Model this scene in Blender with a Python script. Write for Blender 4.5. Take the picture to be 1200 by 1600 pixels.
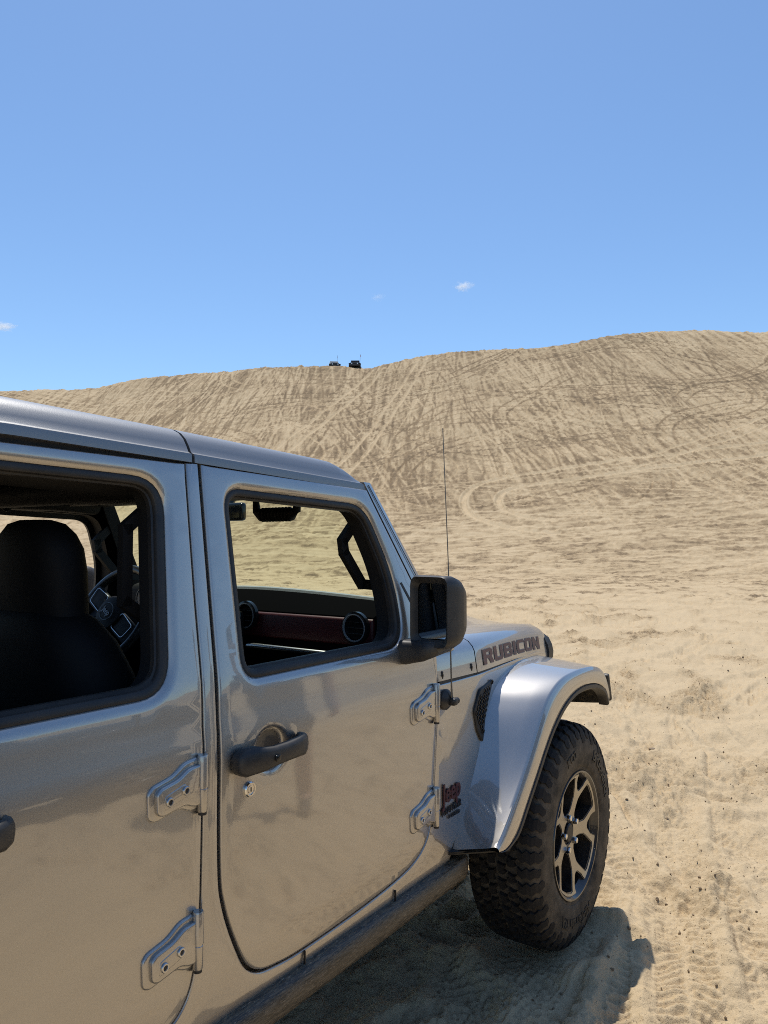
import bpy, bmesh, math, random
import numpy as np
from mathutils import Vector, Matrix
from mathutils.geometry import delaunay_2d_cdt

random.seed(7); rng = np.random.default_rng(11)
for o in list(bpy.data.objects): bpy.data.objects.remove(o)
scn = bpy.context.scene; COL = scn.collection

# ------------------------------------------------------------------ camera, sky, sun, exposure
YAW, PITCH = math.radians(34.7), math.radians(2.4)
CAM = np.array([-2.79, -2.0, 1.5])
A0 = np.array([math.cos(YAW), math.sin(YAW), 0.0]); RR = np.array([math.sin(YAW), -math.cos(YAW), 0.0])
fwd = math.cos(PITCH)*A0 + math.sin(PITCH)*np.array([0, 0, 1.0]); upv = -math.sin(PITCH)*A0 + math.cos(PITCH)*np.array([0, 0, 1.0])
cd = bpy.data.cameras.new('camera'); cam = bpy.data.objects.new('camera', cd); COL.objects.link(cam)
cam.matrix_world = Matrix(((RR[0], upv[0], -fwd[0], CAM[0]), (RR[1], upv[1], -fwd[1], CAM[1]), (RR[2], upv[2], -fwd[2], CAM[2]), (0, 0, 0, 1)))
cd.sensor_fit = 'VERTICAL'; cd.sensor_height = 24; cd.lens = 18.0; cd.clip_start = 0.05; cd.clip_end = 30000
scn.camera = cam

SUN = Vector((0.235, 0.215, 0.85)).normalized()
SUN_EL = math.asin(SUN.z); SUN_AZ = math.atan2(SUN.x, SUN.y)          # azimuth from +Y, clockwise
w = bpy.data.worlds.new('World'); scn.world = w; w.use_nodes = True
nt = w.node_tree; nt.nodes.clear()
sky = nt.nodes.new('ShaderNodeTexSky'); sky.sky_type = 'NISHITA'; sky.sun_disc = False
sky.sun_elevation = SUN_EL; sky.sun_rotation = SUN_AZ; sky.altitude = 200; sky.air_density = 1.0; sky.dust_density = 0.4; sky.ozone_density = 3.5
bg = nt.nodes.new('ShaderNodeBackground'); bg.inputs['Strength'].default_value = 0.138
wo = nt.nodes.new('ShaderNodeOutputWorld'); tint = nt.nodes.new('ShaderNodeMix'); tint.data_type = 'RGBA'; tint.blend_type = 'MULTIPLY'; tint.inputs[0].default_value = 1.0; tint.inputs[7].default_value = (.93, 1.06, 1.13, 1); nt.links.new(sky.outputs[0], tint.inputs[6]); nt.links.new(tint.outputs[2], bg.inputs[0]); nt.links.new(bg.outputs[0], wo.inputs[0])
sd = bpy.data.lights.new('sun', 'SUN'); sun = bpy.data.objects.new('sun', sd); COL.objects.link(sun)
sd.energy = 4.0; sd.angle = math.radians(0.53); sd.color = (1.0, 0.955, 0.88)
sun.rotation_euler = (-SUN).to_track_quat('-Z', 'Y').to_euler(); sun.location = (0, 0, 50)
scn.view_settings.view_transform = 'Standard'; scn.view_settings.look = 'None'
scn.cycles.filter_width = 1.0; scn.cycles.use_denoising = False; scn.cycles.volume_bounces = 3
scn.view_settings.exposure = 0.0; scn.view_settings.gamma = 1.0; scn.view_settings.use_curve_mapping = False

# ------------------------------------------------------------------ materials
def new_mat(name):
    m = bpy.data.materials.new(name); m.use_nodes = True
    n = m.node_tree; return m, n, n.nodes['Principled BSDF'], n.links
def N(n, t, **k):
    x = n.nodes.new(t)
    for a, b in k.items(): setattr(x, a, b)
    return x
def noise(n, scale, detail=3, rough=.55, coord='Object', vec=None, mapscale=None):
    t = N(n, 'ShaderNodeTexNoise'); t.inputs['Scale'].default_value = scale; t.inputs['Detail'].default_value = detail; t.inputs['Roughness'].default_value = rough
    if vec is None:
        c = N(n, 'ShaderNodeTexCoord'); vec = c.outputs[coord]
    if mapscale:
        mp = N(n, 'ShaderNodeMapping'); mp.inputs['Scale'].default_value = mapscale; n.links.new(vec, mp.inputs[0]); vec = mp.outputs[0]
    n.links.new(vec, t.inputs['Vector']); return t
def ramp(n, src, stops):
    r = N(n, 'ShaderNodeValToRGB'); n.links.new(src, r.inputs[0]); e = r.color_ramp.elements
    while len(e) > 1: e.remove(e[-1])
    for i, (p, c) in enumerate(stops):
        if isinstance(c, (int, float)): c = (c, c, c)
        el = e[0] if i == 0 else e.new(p)
        el.position = p; el.color = (*c, 1)
    return r
def bump(n, src, strength, dist, normal=None):
    b = N(n, 'ShaderNodeBump'); b.inputs['Strength'].default_value = strength; b.inputs['Distance'].default_value = dist
    n.links.new(src, b.inputs['Height'])
    if normal: n.links.new(normal, b.inputs['Normal'])
    return b.outputs[0]
def mixc(n, fac, a, b, mode='MIX'):
    m = N(n, 'ShaderNodeMix', data_type='RGBA', blend_type=mode)
    for v, s in ((fac, 0), (a, 6), (b, 7)):
        if isinstance(v, bpy.types.NodeSocket): n.links.new(v, m.inputs[s])
        elif s == 0: m.inputs[0].default_value = v
        else: m.inputs[s].default_value = (*v, 1)
    return m.outputs[2]
def simple(name, col, rough=.5, metal=0, coat=0, bscale=None, bstr=.2, bdist=.001, var=0, spec=.5, dust=0):
    m, n, p, l = new_mat(name)
    p.inputs['Base Color'].default_value = (*col, 1); p.inputs['Roughness'].default_value = rough; p.inputs['Metallic'].default_value = metal
    p.inputs['Coat Weight'].default_value = coat; p.inputs['Specular IOR Level'].default_value = spec
    c = None
    if var:
        t = noise(n, 9, 5); r = ramp(n, t.outputs[0], ((.3, tuple(x*(1-var) for x in col)), (.7, tuple(min(1, x*(1+var)) for x in col)))); c = r.outputs[0]
    if dust:
        t = noise(n, 14, 6, .7); f = ramp(n, t.outputs[0], ((.35, 0), (.8, dust)))
        c = mixc(n, f.outputs[0], c if c else col, (.40, .32, .22))
        rr = ramp(n, f.outputs[0], ((0, rough), (1, .9))); l.new(rr.outputs[0], p.inputs['Roughness'])
    if c: l.new(c, p.inputs['Base Color'])
    if bscale:
        t = noise(n, bscale, 3); l.new(bump(n, t.outputs[0], bstr, bdist), p.inputs['Normal'])
    return m
def make_paint():
    m, n, p, l = new_mat('silver_paint')
    p.inputs['Metallic'].default_value = .97; p.inputs['Roughness'].default_value = .45
    p.inputs['Coat Weight'].default_value = 1.0; p.inputs['Coat Roughness'].default_value = .03; p.inputs['Coat IOR'].default_value = 2.05
    fl = noise(n, 2600, 1); base = ramp(n, fl.outputs[0], ((.3, (.385, .368, .345)), (.7, (.455, .437, .41))))
    d1 = noise(n, 5, 7, .68); g = N(n, 'ShaderNodeTexCoord'); sx = N(n, 'ShaderNodeSeparateXYZ'); l.new(g.outputs['Object'], sx.inputs[0])
    mr = N(n, 'ShaderNodeMapRange'); l.new(sx.outputs[2], mr.inputs[0])
    for i, v in ((1, .47), (2, .80), (3, .55), (4, .06)): mr.inputs[i].default_value = v
    mu = N(n, 'ShaderNodeMath', operation='MULTIPLY'); l.new(d1.outputs[0], mu.inputs[0]); l.new(mr.outputs[0], mu.inputs[1])
    c = mixc(n, mu.outputs[0], base.outputs[0], (.46, .37, .26)); l.new(c, p.inputs['Base Color'])
    mm = N(n, 'ShaderNodeMath', operation='MULTIPLY_ADD'); l.new(mu.outputs[0], mm.inputs[0]); mm.inputs[1].default_value = -.9; mm.inputs[2].default_value = .99
    l.new(mm.outputs[0], p.inputs['Metallic'])
    cr = noise(n, 30, 5, .7); rr = ramp(n, cr.outputs[0], ((.4, .012), (.75, .05))); l.new(rr.outputs[0], p.inputs['Coat Roughness'])
    op = noise(n, 420, 2); wv = noise(n, 3.2, 2)
    b1 = bump(n, wv.outputs[0], .10, .004); l.new(bump(n, op.outputs[0], .025, .0006, b1), p.inputs['Coat Normal'])
    return m
PAINT = make_paint(); ROOFP = simple('textured_roof_paint', (.25, .25, .25), .42, .75, coat=.15, bscale=700, bstr=.25, bdist=.0008)
PLASTIC = simple('black_plastic', (.018, .018, .019), .45, bscale=900, bstr=.25, bdist=.0004, dust=.12)
GLOSSB = simple('gloss_black', (.012, .012, .013), .18)
RUBBER = simple('seal_rubber', (.010, .010, .011), .5, dust=.06)
DARK = simple('interior_dark', (.011, .011, .0115), .7, bscale=500, bstr=.2, spec=.3)
LINER = simple('grey_headliner', (.13, .125, .12), .95, bscale=300)
LEATHER = simple('black_leather', (.004, .004, .0045), .7, bscale=380, bstr=.3, bdist=.0006, spec=.25)
DASHRED = simple('dark_red_dash', (.07, .007, .010), .5)
SILVERTRIM = simple('silver_trim', (.55, .55, .55), .3, 1)
CHROME = simple('chrome', (.75, .74, .72), .12, 1)
TYRE = simple('tyre_rubber', (.010, .010, .011), .75, bscale=220, bstr=.35, bdist=.0006, dust=.07, spec=.3)
SIDEWALL = simple('tyre_sidewall', (.016, .015, .014), .7, bscale=160, bstr=.25, bdist=.0006, dust=.45, spec=.3)
LETTER = simple('tyre_letter', (.013, .013, .013), .55, dust=.15)
ALU = simple('machined_aluminium', (.42, .40, .36), .34, 1, dust=.25)
BLACKALU = simple('black_wheel_paint', (.013, .013, .014), .28, 0, coat=.6, dust=.15)
DECAL = simple('brown_red_decal', (.20, .098, .078), .55)
DECALRIM = simple('pale_decal_outline', (.36, .33, .31), .45)
BADGE = simple('dark_red_badge', (.075, .018, .018), .45)
BADGEB = simple('dark_badge', (.02, .018, .018), .35)
MIRROR = simple('mirror_glass', (.85, .87, .88), .015, 1)
STEEL = simple('dark_antenna_steel', (.15, .14, .125), .4, .6)
GREENEDGE = simple('dash_edge_sheen', (.30, .31, .29), .45); RINGS = simple('satin_vent_ring', (.26, .26, .26), .35)
RED = simple('red_lens', (.35, .01, .01), .2)
LENS = simple('clear_lens', (.8, .8, .8), .05, .3)
def make_rail():
    m, n, p, l = new_mat('scuffed_black_steel')
    t = noise(n, 30, 8, .75, mapscale=(1, 5, 14)); sc = noise(n, 26, 3, .6, mapscale=(2.5, 12, 30))
    f = ramp(n, t.outputs[0], ((.42, .04), (.66, .6))); s2 = ramp(n, sc.outputs[0], ((.62, 0), (.67, .7)))
    c = mixc(n, f.outputs[0], (.012, .011, .010), (.33, .26, .17)); c = mixc(n, s2.outputs[0], c, (.42, .34, .24)); l.new(c, p.inputs['Base Color'])
    r = ramp(n, t.outputs[0], ((.4, .32), (.7, .6))); l.new(r.outputs[0], p.inputs['Roughness'])
    l.new(bump(n, t.outputs[0], .3, .002), p.inputs['Normal']); return m
RAIL = make_rail()
def make_liner():
    m, n, p, l = new_mat('muddy_wheel_liner')
    t = noise(n, 45, 6, .8); r = ramp(n, t.outputs[0], ((.42, (.012, .011, .010)), (.6, (.06, .05, .035)), (.72, (.25, .2, .13)))); l.new(r.outputs[0], p.inputs['Base Color'])
    p.inputs['Roughness'].default_value = .9; l.new(bump(n, t.outputs[0], .9, .012), p.inputs['Normal']); return m
MUD = make_liner()
def make_glass(name, tint, refl=.9):
    m, n, p, l = new_mat(name); n.nodes.remove(p)
    tr = N(n, 'ShaderNodeBsdfTransparent'); tr.inputs[0].default_value = (*tint, 1)
    gl = N(n, 'ShaderNodeBsdfGlossy'); gl.inputs['Roughness'].default_value = .01; gl.inputs[0].default_value = (refl, refl, refl, 1)
    lw = N(n, 'ShaderNodeLayerWeight'); pw = N(n, 'ShaderNodeMath', operation='POWER'); l.new(lw.outputs['Facing'], pw.inputs[0]); pw.inputs[1].default_value = 5
    fr = N(n, 'ShaderNodeMath', operation='MULTIPLY_ADD'); l.new(pw.outputs[0], fr.inputs[0]); fr.inputs[1].default_value = .9; fr.inputs[2].default_value = .06
    mx = N(n, 'ShaderNodeMixShader'); l.new(fr.outputs[0], mx.inputs[0]); l.new(tr.outputs[0], mx.inputs[1]); l.new(gl.outputs[0], mx.inputs[2])
    l.new(mx.outputs[0], n.nodes['Material Output'].inputs[0]); return m
GLASS = make_glass('green_windshield_glass', (.92, .98, .83))
GLASSD = make_glass('dark_privacy_glass', (.08, .09, .09))

# ------------------------------------------------------------------ mesh helpers
def mk(name, V, F, mat, parent=None, smooth=True, angle=38, recalc=True):
    me = bpy.data.meshes.new(name); me.from_pydata([tuple(map(float, v)) for v in V], [], F)
    if recalc:
        bm = bmesh.new(); bm.from_mesh(me); bmesh.ops.remove_doubles(bm, verts=bm.verts, dist=2e-5); bmesh.ops.recalc_face_normals(bm, faces=bm.faces); bm.to_mesh(me); bm.free()
    me.materials.append(mat)
    if smooth:
        me.shade_smooth(); me.set_sharp_from_angle(angle=math.radians(angle))
    o = bpy.data.objects.new(name, me); COL.objects.link(o)
    if parent: o.parent = parent
    return o
class MB:
    def __init__(s): s.V = []; s.F = []
    def add(s, V, F):
        b = len(s.V); s.V += [tuple(v) for v in V]; s.F += [tuple(i+b for i in f) for f in F]; return s
    def rbox(s, c, size, r=.005, seg=2, M=None):
        bm = bmesh.new(); bmesh.ops.create_cube(bm, size=1)
        for v in bm.verts: v.co = Vector((v.co.x*size[0], v.co.y*size[1], v.co.z*size[2]))
        if r: bmesh.ops.bevel(bm, geom=list(bm.edges), offset=min(r, .49*min(size)), segments=seg, profile=.5, affect='EDGES')
        bm.verts.ensure_lookup_table(); bm.verts.index_update()
        V = [(M @ v.co if M else v.co) + Vector(c) for v in bm.verts]; F = [[v.index for v in f.verts] for f in bm.faces]; bm.free()
        return s.add(V, F)
    def loft(s, secs, closed=True, cap=True):
        n = len(secs[0]); V = [p for q in secs for p in q]; F = []
        for i in range(len(secs)-1):
            for j in range(n if closed else n-1):
                k = (j+1) % n; F.append((i*n+j, i*n+k, (i+1)*n+k, (i+1)*n+j))
        if cap and closed: F.append(tuple(range(n))[::-1]); F.append(tuple(range((len(secs)-1)*n, len(secs)*n)))
        return s.add(V, F)
    def tube(s, pts, r, n=10, cap=True):
        pts = [Vector(p) for p in pts]; secs = []; ref = Vector((0, 0, 1))
        for i, p in enumerate(pts):
            t = (pts[min(i+1, len(pts)-1)] - pts[max(i-1, 0)]).normalized()
            if abs(t.dot(ref)) > .95: ref = Vector((0, 1, 0)) if abs(t.y) < .9 else Vector((1, 0, 0))
            a = t.cross(ref).normalized(); b = t.cross(a); rr = r[i] if isinstance(r, (list, tuple)) else r
            secs.append([p + rr*(math.cos(q)*a + math.sin(q)*b) for q in [2*math.pi*k/n for k in range(n)]])
        return s.loft(secs, True, cap)
    def lathe(s, prof, n=48, c=(0, 0, 0), axis='Y', closed=True):
        secs = []
        for k in range(n):
            q = 2*math.pi*k/n; cs, sn = math.cos(q), math.sin(q)
            secs.append([((r*cs, y, r*sn) if axis == 'Y' else (r*cs, r*sn, y)) for r, y in prof])
        m = len(prof); V = [(p[0]+c[0], p[1]+c[1], p[2]+c[2]) for q in secs for p in q]; F = []
        for k in range(n):
            for j in range(m-1): F.append((k*m+j, ((k+1) % n)*m+j, ((k+1) % n)*m+j+1, k*m+j+1))
        return s.add(V, F)
    def xf(s, M): s.V = [tuple(M @ Vector(v)) for v in s.V]; return s
    def build(s, name, mat, parent=None, **k): return mk(name, s.V, s.F, mat, parent, **k)
def dense(pts, step, closed=True):
    out = []; n = len(pts)
    for i in range(n if closed else n-1):
        a, b = np.array(pts[i]), np.array(pts[(i+1) % n]); k = max(1, int(np.linalg.norm(b-a)/step))
        out += [tuple(a+(b-a)*j/k) for j in range(k)]
    if not closed: out.append(tuple(pts[-1]))
    return out
def rpoly(pts, rad, step=.03):
    out = []; n = len(pts)
    for i in range(n):
        p0, p, p1 = (np.array(pts[(i+d) % n], float) for d in (-1, 0, 1)); r = rad[i] if isinstance(rad, (list, tuple)) else rad
        a = p0-p; b = p1-p; la, lb = np.linalg.norm(a), np.linalg.norm(b); a /= la; b /= lb
        r2 = min(r, .48*la, .48*lb)
        if r2 <= 0: out.append(tuple(p)); continue
        s, e = p+a*r2, p+b*r2; k = 7 if r2 > .012 else 3
        for j in range(k+1):
            t = j/k; out.append(tuple((1-t)**2*s + 2*t*(1-t)*p + t*t*e))
    return dense(out, step)
def area(P): return .5*sum(P[i-1][0]*P[i][1]-P[i][0]*P[i-1][1] for i in range(len(P)))
def ccw(P): return list(P) if area(P) > 0 else list(P)[::-1]
def offset(P, d):            # + grows a counter-clockwise loop
    P = np.array(P); t = np.roll(P, -1, 0)-np.roll(P, 1, 0); t /= np.linalg.norm(t, axis=1)[:, None]+1e-12
    return P + d*np.stack([t[:, 1], -t[:, 0]], 1)
def inside(P, Q):            # points Q in polygon P
    P = np.array(P); x, y = Q[:, 0], Q[:, 1]; c = np.zeros(len(Q), bool); j = len(P)-1
    for i in range(len(P)):
        xi, yi, xj, yj = *P[i], *P[j]
        m = ((yi > y) != (yj > y)) & (x < (xj-xi)*(y-yi)/(yj-yi+1e-15)+xi); c ^= m; j = i
    return c
def pdist(P, Q):
    d = np.full(len(Q), 9.0)
    for p in P: d = np.minimum(d, np.hypot(Q[:, 0]-p[0], Q[:, 1]-p[1]))
    return d
def panel2d(outer, holes, grid):
    loops = [outer]+holes; pts = [tuple(p) for L in loops for p in L]; edges = []; b = 0
    for L in loops: edges += [(b+i, b+(i+1) % len(L)) for i in range(len(L))]; b += len(L)
    O = np.array(outer)
    if grid:
        gx, gz = np.meshgrid(np.arange(O[:, 0].min(), O[:, 0].max(), grid), np.arange(O[:, 1].min(), O[:, 1].max(), grid*.8)); G = np.stack([gx.ravel(), gz.ravel()], 1)
        ok = inside(outer, G)
        for h in holes: ok &= ~inside(h, G)
        G = G[ok]; G = G[pdist(pts, G) > grid*.4]; pts += [tuple(p) for p in G]
    v, e, f, *_ = delaunay_2d_cdt([Vector(p) for p in pts], edges, [], 0, 1e-7)
    v = np.array([tuple(p) for p in v]); f = np.array([t for t in f if len(t) == 3]); c = v[f].mean(1)
    ok = inside(outer, c)
    for h in holes: ok &= ~inside(h, c)
    return v, f[ok]
ROLL = [(math.sin(a), 1-math.cos(a)) for a in (math.radians(30), math.radians(60), math.radians(90))]
def panel(name, outline, holes, Y, s, mat, parent, roll=.006, hroll=.02, thick=.03, grid=.035, hturn=65, **k):
    outer = ccw(outline); holes = [ccw(h) for h in holes]
    o_in = offset(outer, -roll); h_in = [offset(h, hroll) for h in holes]
    v, f = panel2d([tuple(p) for p in o_in], [[tuple(p) for p in h] for h in h_in], grid)
    V = [(p[0], s*Y(p[0], p[1]), p[1]) for p in v]; F = [tuple(map(int, t)) for t in f]; mb = MB().add(V, F)
    def strip(base, d, prof):
        secs = [[(p[0], s*Y(p[0], p[1]), p[1]) for p in base]]
        for off, dep in prof:
            q = offset(base, d*off); secs.append([(p[0], s*(Y(p[0], p[1])-dep), p[1]) for p in q])
        mb.loft(secs, True, False)
    pr = [(roll*a, roll*b) for a, b in ROLL]; strip(o_in, 1, pr+[(roll, thick)])
    for h in h_in:
        aa = [math.radians(hturn*q/4) for q in (1, 2, 3, 4)]; sc = hroll/math.sin(aa[-1])
        pr = [(sc*math.sin(a), sc*(1-math.cos(a))) for a in aa]; strip(h, -1, pr+[(hroll, thick)])
    return mb.build(name, mat, parent, angle=44, **k)
def thing(name, label, cat, loc=(0, 0, 0), rz=0, group=None):
    o = bpy.data.objects.new(name, None); COL.objects.link(o); o.location = loc; o.rotation_euler = (0, 0, rz); o['label'] = label; o['category'] = cat
    if group: o['group'] = group
    return o
def text_geo(txt, size, ext=0, bold=0, space=1.0):
    c = bpy.data.curves.new('text', 'FONT'); c.body = txt; c.size = size; c.extrude = ext; c.offset = bold; c.space_character = space; c.resolution_u = 3
    o = bpy.data.objects.new('text', c); COL.objects.link(o); dg = bpy.context.evaluated_depsgraph_get()
    me = bpy.data.meshes.new_from_object(o.evaluated_get(dg)); V = np.array([tuple(v.co) for v in me.vertices]); F = [tuple(p.vertices) for p in me.polygons]
    bpy.data.objects.remove(o); bpy.data.curves.remove(c); bpy.data.meshes.remove(me); return V, F

# ------------------------------------------------------------------ terrain
PERM = rng.permutation(512).astype(np.int64); GA = rng.uniform(0, 2*np.pi, 512); GX, GY = np.cos(GA), np.sin(GA)
def perlin(x, y, seed=0):
    xi = np.floor(x).astype(np.int64); yi = np.floor(y).astype(np.int64); fx = x-xi; fy = y-yi
    def g(ix, iy, dx, dy):
        h = PERM[(PERM[(ix+seed*37) & 511]+iy) & 511]; return GX[h]*dx+GY[h]*dy
    sx = fx*fx*fx*(fx*(fx*6-15)+10); sy = fy*fy*fy*(fy*(fy*6-15)+10)
    a = g(xi, yi, fx, fy); b = g(xi+1, yi, fx-1, fy); c = g(xi, yi+1, fx, fy-1); d = g(xi+1, yi+1, fx-1, fy-1)
    return ((a+(b-a)*sx)*(1-sy)+(c+(d-c)*sx)*sy)*1.5
def fbm(x, y, s, o=3, seed=0, g=.5):
    r = 0; amp = 1
    for k in range(o): r = r+amp*perlin(x/s, y/s, seed+k*5); s *= .5; amp *= g
    return r
def sstep(a, b, x): t = np.clip((x-a)/(b-a), 0, 1); return t*t*(3-2*t)
SKY = [(-1500, 800), (-700, 700), (-300, 620), (0, 611), (110, 610), (150, 608), (185, 599), (240, 590), (330, 584), (400, 577), (470, 574), (520, 573), (560, 577), (582, 577), (600, 570), (650, 561), (700, 553), (780, 548), (850, 543), (900, 538), (960, 527), (1020, 519), (1100, 518), (1200, 521), (1400, 520), (1800, 560), (2600, 700), (3600, 800)]
cp, sp = math.cos(PITCH), math.sin(PITCH)
_u, _h = [], []
for px, py in SKY:
    q = (800-py)/1200; h = (q*cp+sp)/(cp-q*sp); _u.append((px-600)/1200*(cp+h*sp)); _h.append(h)
_th = np.arctan(np.array(_u)); _tan = np.array(_h)*np.cos(_th)          # elevation tangent per ground distance, by bearing
def crest(th):
    D = 116+14*sstep(-.12, -.38, th)+10*sstep(.2, .45, th)
    H = 1.5+D*np.interp(th, _th, _tan)
    return D, H
def big_height(th, d):
    D, H = crest(th); front = sstep(1.45, .9, np.abs(th))
    H = H*front+(1-front)*5.0; d0 = 36+10*sstep(-.1, -.5, th)
    t = np.clip((d-d0)/(D-d0), 0, 3); rise = (H+.9)*np.where(t < 1, t**1.5, 1+1.5*(t-1))
    plat = (H+.25)-.03*(d-D); k = 1.8
    hh = np.clip(.5+.5*(plat-rise)/k, 0, 1); z = plat*(1-hh)+rise*hh-k*hh*(1-hh)
    return z
# tyre tracks on the dune: world-space raster in (lateral, forward) metres
CELL = .09; L0, D0 = -105., 14.; NL, ND = int(215/CELL), int(150/CELL)
TONE = np.zeros((ND, NL), np.float32); GRV = np.zeros((ND, NL), np.float32)
def stroke(pts, wid, tone, grv, fade=True):
    p = np.array(pts); seg = np.hypot(*np.diff(p, axis=0).T); s = np.r_[0, np.cumsum(seg)]; n = max(2, int(s[-1]/(CELL*.8))); q = np.linspace(0, s[-1], n)
    x = np.interp(q, s, p[:, 0]); y = np.interp(q, s, p[:, 1]); tx = np.gradient(x); ty = np.gradient(y); L = np.hypot(tx, ty)+1e-9; nx, ny = -ty/L, tx/L
    env = np.minimum(1, np.minimum(np.arange(n), np.arange(n)[::-1])/(n*.15+1)) if fade else np.ones(n)
    env = env*(.78+.22*np.clip(perlin(q/1.7+rng.uniform(0, 99), q*0+.5)*2+.6, 0, 1))
    for o in np.arange(-wid, wid+1e-6, CELL*.7):
        ix = ((x+nx*o-L0)/CELL).astype(int); iy = ((y+ny*o-D0)/CELL).astype(int); ok = (ix >= 0) & (ix < NL) & (iy >= 0) & (iy < ND)
        e = env[ok]; a = abs(o)/wid
        prof = 1-a**2*.5; g = -1 if a < .6 else .6
        T = TONE[iy[ok], ix[ok]]; TONE[iy[ok], ix[ok]] = T*(1-e*.85*prof)+tone*e*.85*prof
        G = GRV[iy[ok], ix[ok]]; GRV[iy[ok], ix[ok]] = G*(1-e)+grv*g*e
def wig(x0, y0, ang, length, curv, n=40, wob=.1):
    pts = []; x, y = x0, y0; st = length/n; ph = rng.uniform(0, 6)
    for i in range(n):
        pts.append((x, y)); a = ang+curv*i/n+wob*math.sin(ph+i*.25); x += st*math.sin(a); y += st*math.cos(a)
    return pts
def shift(pts, o):
    p = np.array(pts); t = np.gradient(p, axis=0); t /= np.linalg.norm(t, axis=1)[:, None]+1e-9
    return p+o*np.stack([t[:, 1], -t[:, 0]], 1)
U = rng.uniform
for i in range(1100):                         # faint old marks everywhere
    pt = wig(U(-85, 85), U(34, 118), U(-1.2, 1.2) if i % 3 else U(-3.1, 3.1), U(8, 40), U(-1.2, 1.2)); stroke(pt, U(.05, .16), U(-.35, .7), U(.02, .06))
for i in range(1500):                         # climbs straight up the face
    l = U(-60, 75); tone = U(.35, 1.0) if rng.random() < .72 else U(-.5, -.2)
    if l < -22: tone = U(-.8, -.2) if rng.random() < .6 else U(.4, .9)
    d = U(46, 92); pt = wig(l, d, U(-.16, .16), U(10, 62), U(-.25, .25), wob=.03); wd = U(.04, .13)
    stroke(pt, wd, tone, .07)
    if rng.random() < .6: stroke(shift(pt, 1.55), wd, tone, .07)
for i in range(150):                         # traverses and long diagonals
    pt = wig(U(-80, 80), U(40, 115), random.choice((-1, 1))*U(.7, 1.5), U(20, 70), U(-.7, .7), wob=.04); tone = U(-.7, -.2) if rng.random() < .5 else U(.3, 1); wd = U(.05, .13)
    stroke(pt, wd, tone, .08); stroke(shift(pt, 1.55), wd, tone, .08)
for i in range(70):                          # turning loops on the face
    pt = wig(U(-70, 70), U(50, 105), U(-3, 3), U(20, 45), random.choice((-1, 1))*U(2.2, 4), wob=.02); tone = U(.3, .9) if rng.random() < .6 else U(-.5, -.2)
    stroke(pt, .13, tone, .09); stroke(shift(pt, 1.55), .13, tone, .09)
for i in range(260):                         # sweeping tracks across the foot
    pt = wig(U(-60, 60), U(18, 62), random.choice((-1, 1))*U(1.1, 1.9), U(15, 60), U(-.6, .6), wob=.05); tone = U(.3, .95) if rng.random() < .6 else U(-.4, -.1); wd = U(.06, .14)
    stroke(pt, wd, tone, .06); stroke(shift(pt, 1.6), wd, tone, .06)
for rl, rd in ((6.2, 8.5), (3.6, 5.2)):      # the pale double loop at the foot of the dune
    q = np.linspace(math.pi*1.45, math.pi*.5, 60); lx = 12.2+rl*np.cos(q); dy = 57+rd*np.sin(q)
    stroke(np.stack([np.r_[lx, lx[-1]+np.linspace(.5, 24, 40)], np.r_[dy, dy[-1]+np.linspace(.1, 5, 40)]], 1), .38, 1.0, .1, False)
ax = 1
for a_, b_ in (((20, 66), (88, 104)), ((21, 64.6), (89, 102.4)), ((-15, 62), (-1.5, 112)), ((-13.4, 62), (.2, 112)), ((-6, 64), (5.2, 113)), ((-4.4, 64), (6.6, 113))):
    t = np.linspace(0, 1, 60); stroke(np.stack([a_[0]+(b_[0]-a_[0])*t, a_[1]+(b_[1]-a_[1])*t+2*np.sin(t*3)], 1), .24, .9, .09, False)
def samp(A, l, d):
    fx = np.clip((l-L0)/CELL, 0, NL-1.001); fy = np.clip((d-D0)/CELL, 0, ND-1.001); ix = fx.astype(int); iy = fy.astype(int); u = fx-ix; v = fy-iy
    m = (l > L0) & (l < L0+NL*CELL) & (d > D0) & (d < D0+ND*CELL)
    return m*((A[iy, ix]*(1-u)+A[iy, ix+1]*u)*(1-v)+(A[iy+1, ix]*(1-u)+A[iy+1, ix+1]*u)*v)
# near ground: fine raster of tyre ruts and foot marks in vehicle coordinates
NC = .012; NX0, NY0 = -4.5, -6.; NNX, NNY = int(24/NC), int(24/NC)
NEAR = np.zeros((NNY, NNX), np.float32)
def near_track(x0, y0, ang, length, curv, wid=.13, depth=.028):
    n = int(length/(NC*.7)); i = np.arange(n); a = ang+curv*i/n; st = length/n
    x = x0+np.cumsum(np.cos(a))*st; y = y0+np.cumsum(np.sin(a))*st; s = i*st; env = np.clip(perlin(s/1.1+U(0, 99), s*0+.3)*2.2+.65, 0, 1)
    for o in np.arange(-wid*1.5, wid*1.5, NC*.65):
        ix = ((x-np.sin(a)*o-NX0)/NC).astype(int); iy = ((y+np.cos(a)*o-NY0)/NC).astype(int); ok = (ix > 0) & (ix < NNX) & (iy > 0) & (iy < NNY)
        r = abs(o)/wid
        if r < 1: v = -depth*(1-r**3)*.8-depth*.35*(r < .88)*np.sign(np.sin((s+abs(o)*.6*(1 if o > 0 else .7))*2*np.pi/.044))*(abs(o) > .012)
        else: v = depth*.6*math.sin(math.pi*min(1, (r-1)/.5))*np.ones(n)
        c = NEAR[iy[ok], ix[ok]]; NEAR[iy[ok], ix[ok]] = c*(1-env[ok])+v[ok]*env[ok]
for k in range(46):
    a = U(-.5, 1.3); x0, y0 = U(-4, 12), U(-5.5, 12); c = U(-.8, .8)
    near_track(x0, y0, a, U(4, 14), c); near_track(x0-1.6*math.sin(a), y0+1.6*math.cos(a), a, U(4, 14), c)
near_track(-3.9, -.81, 0, 3.8, 0, .14, .03)
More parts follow.
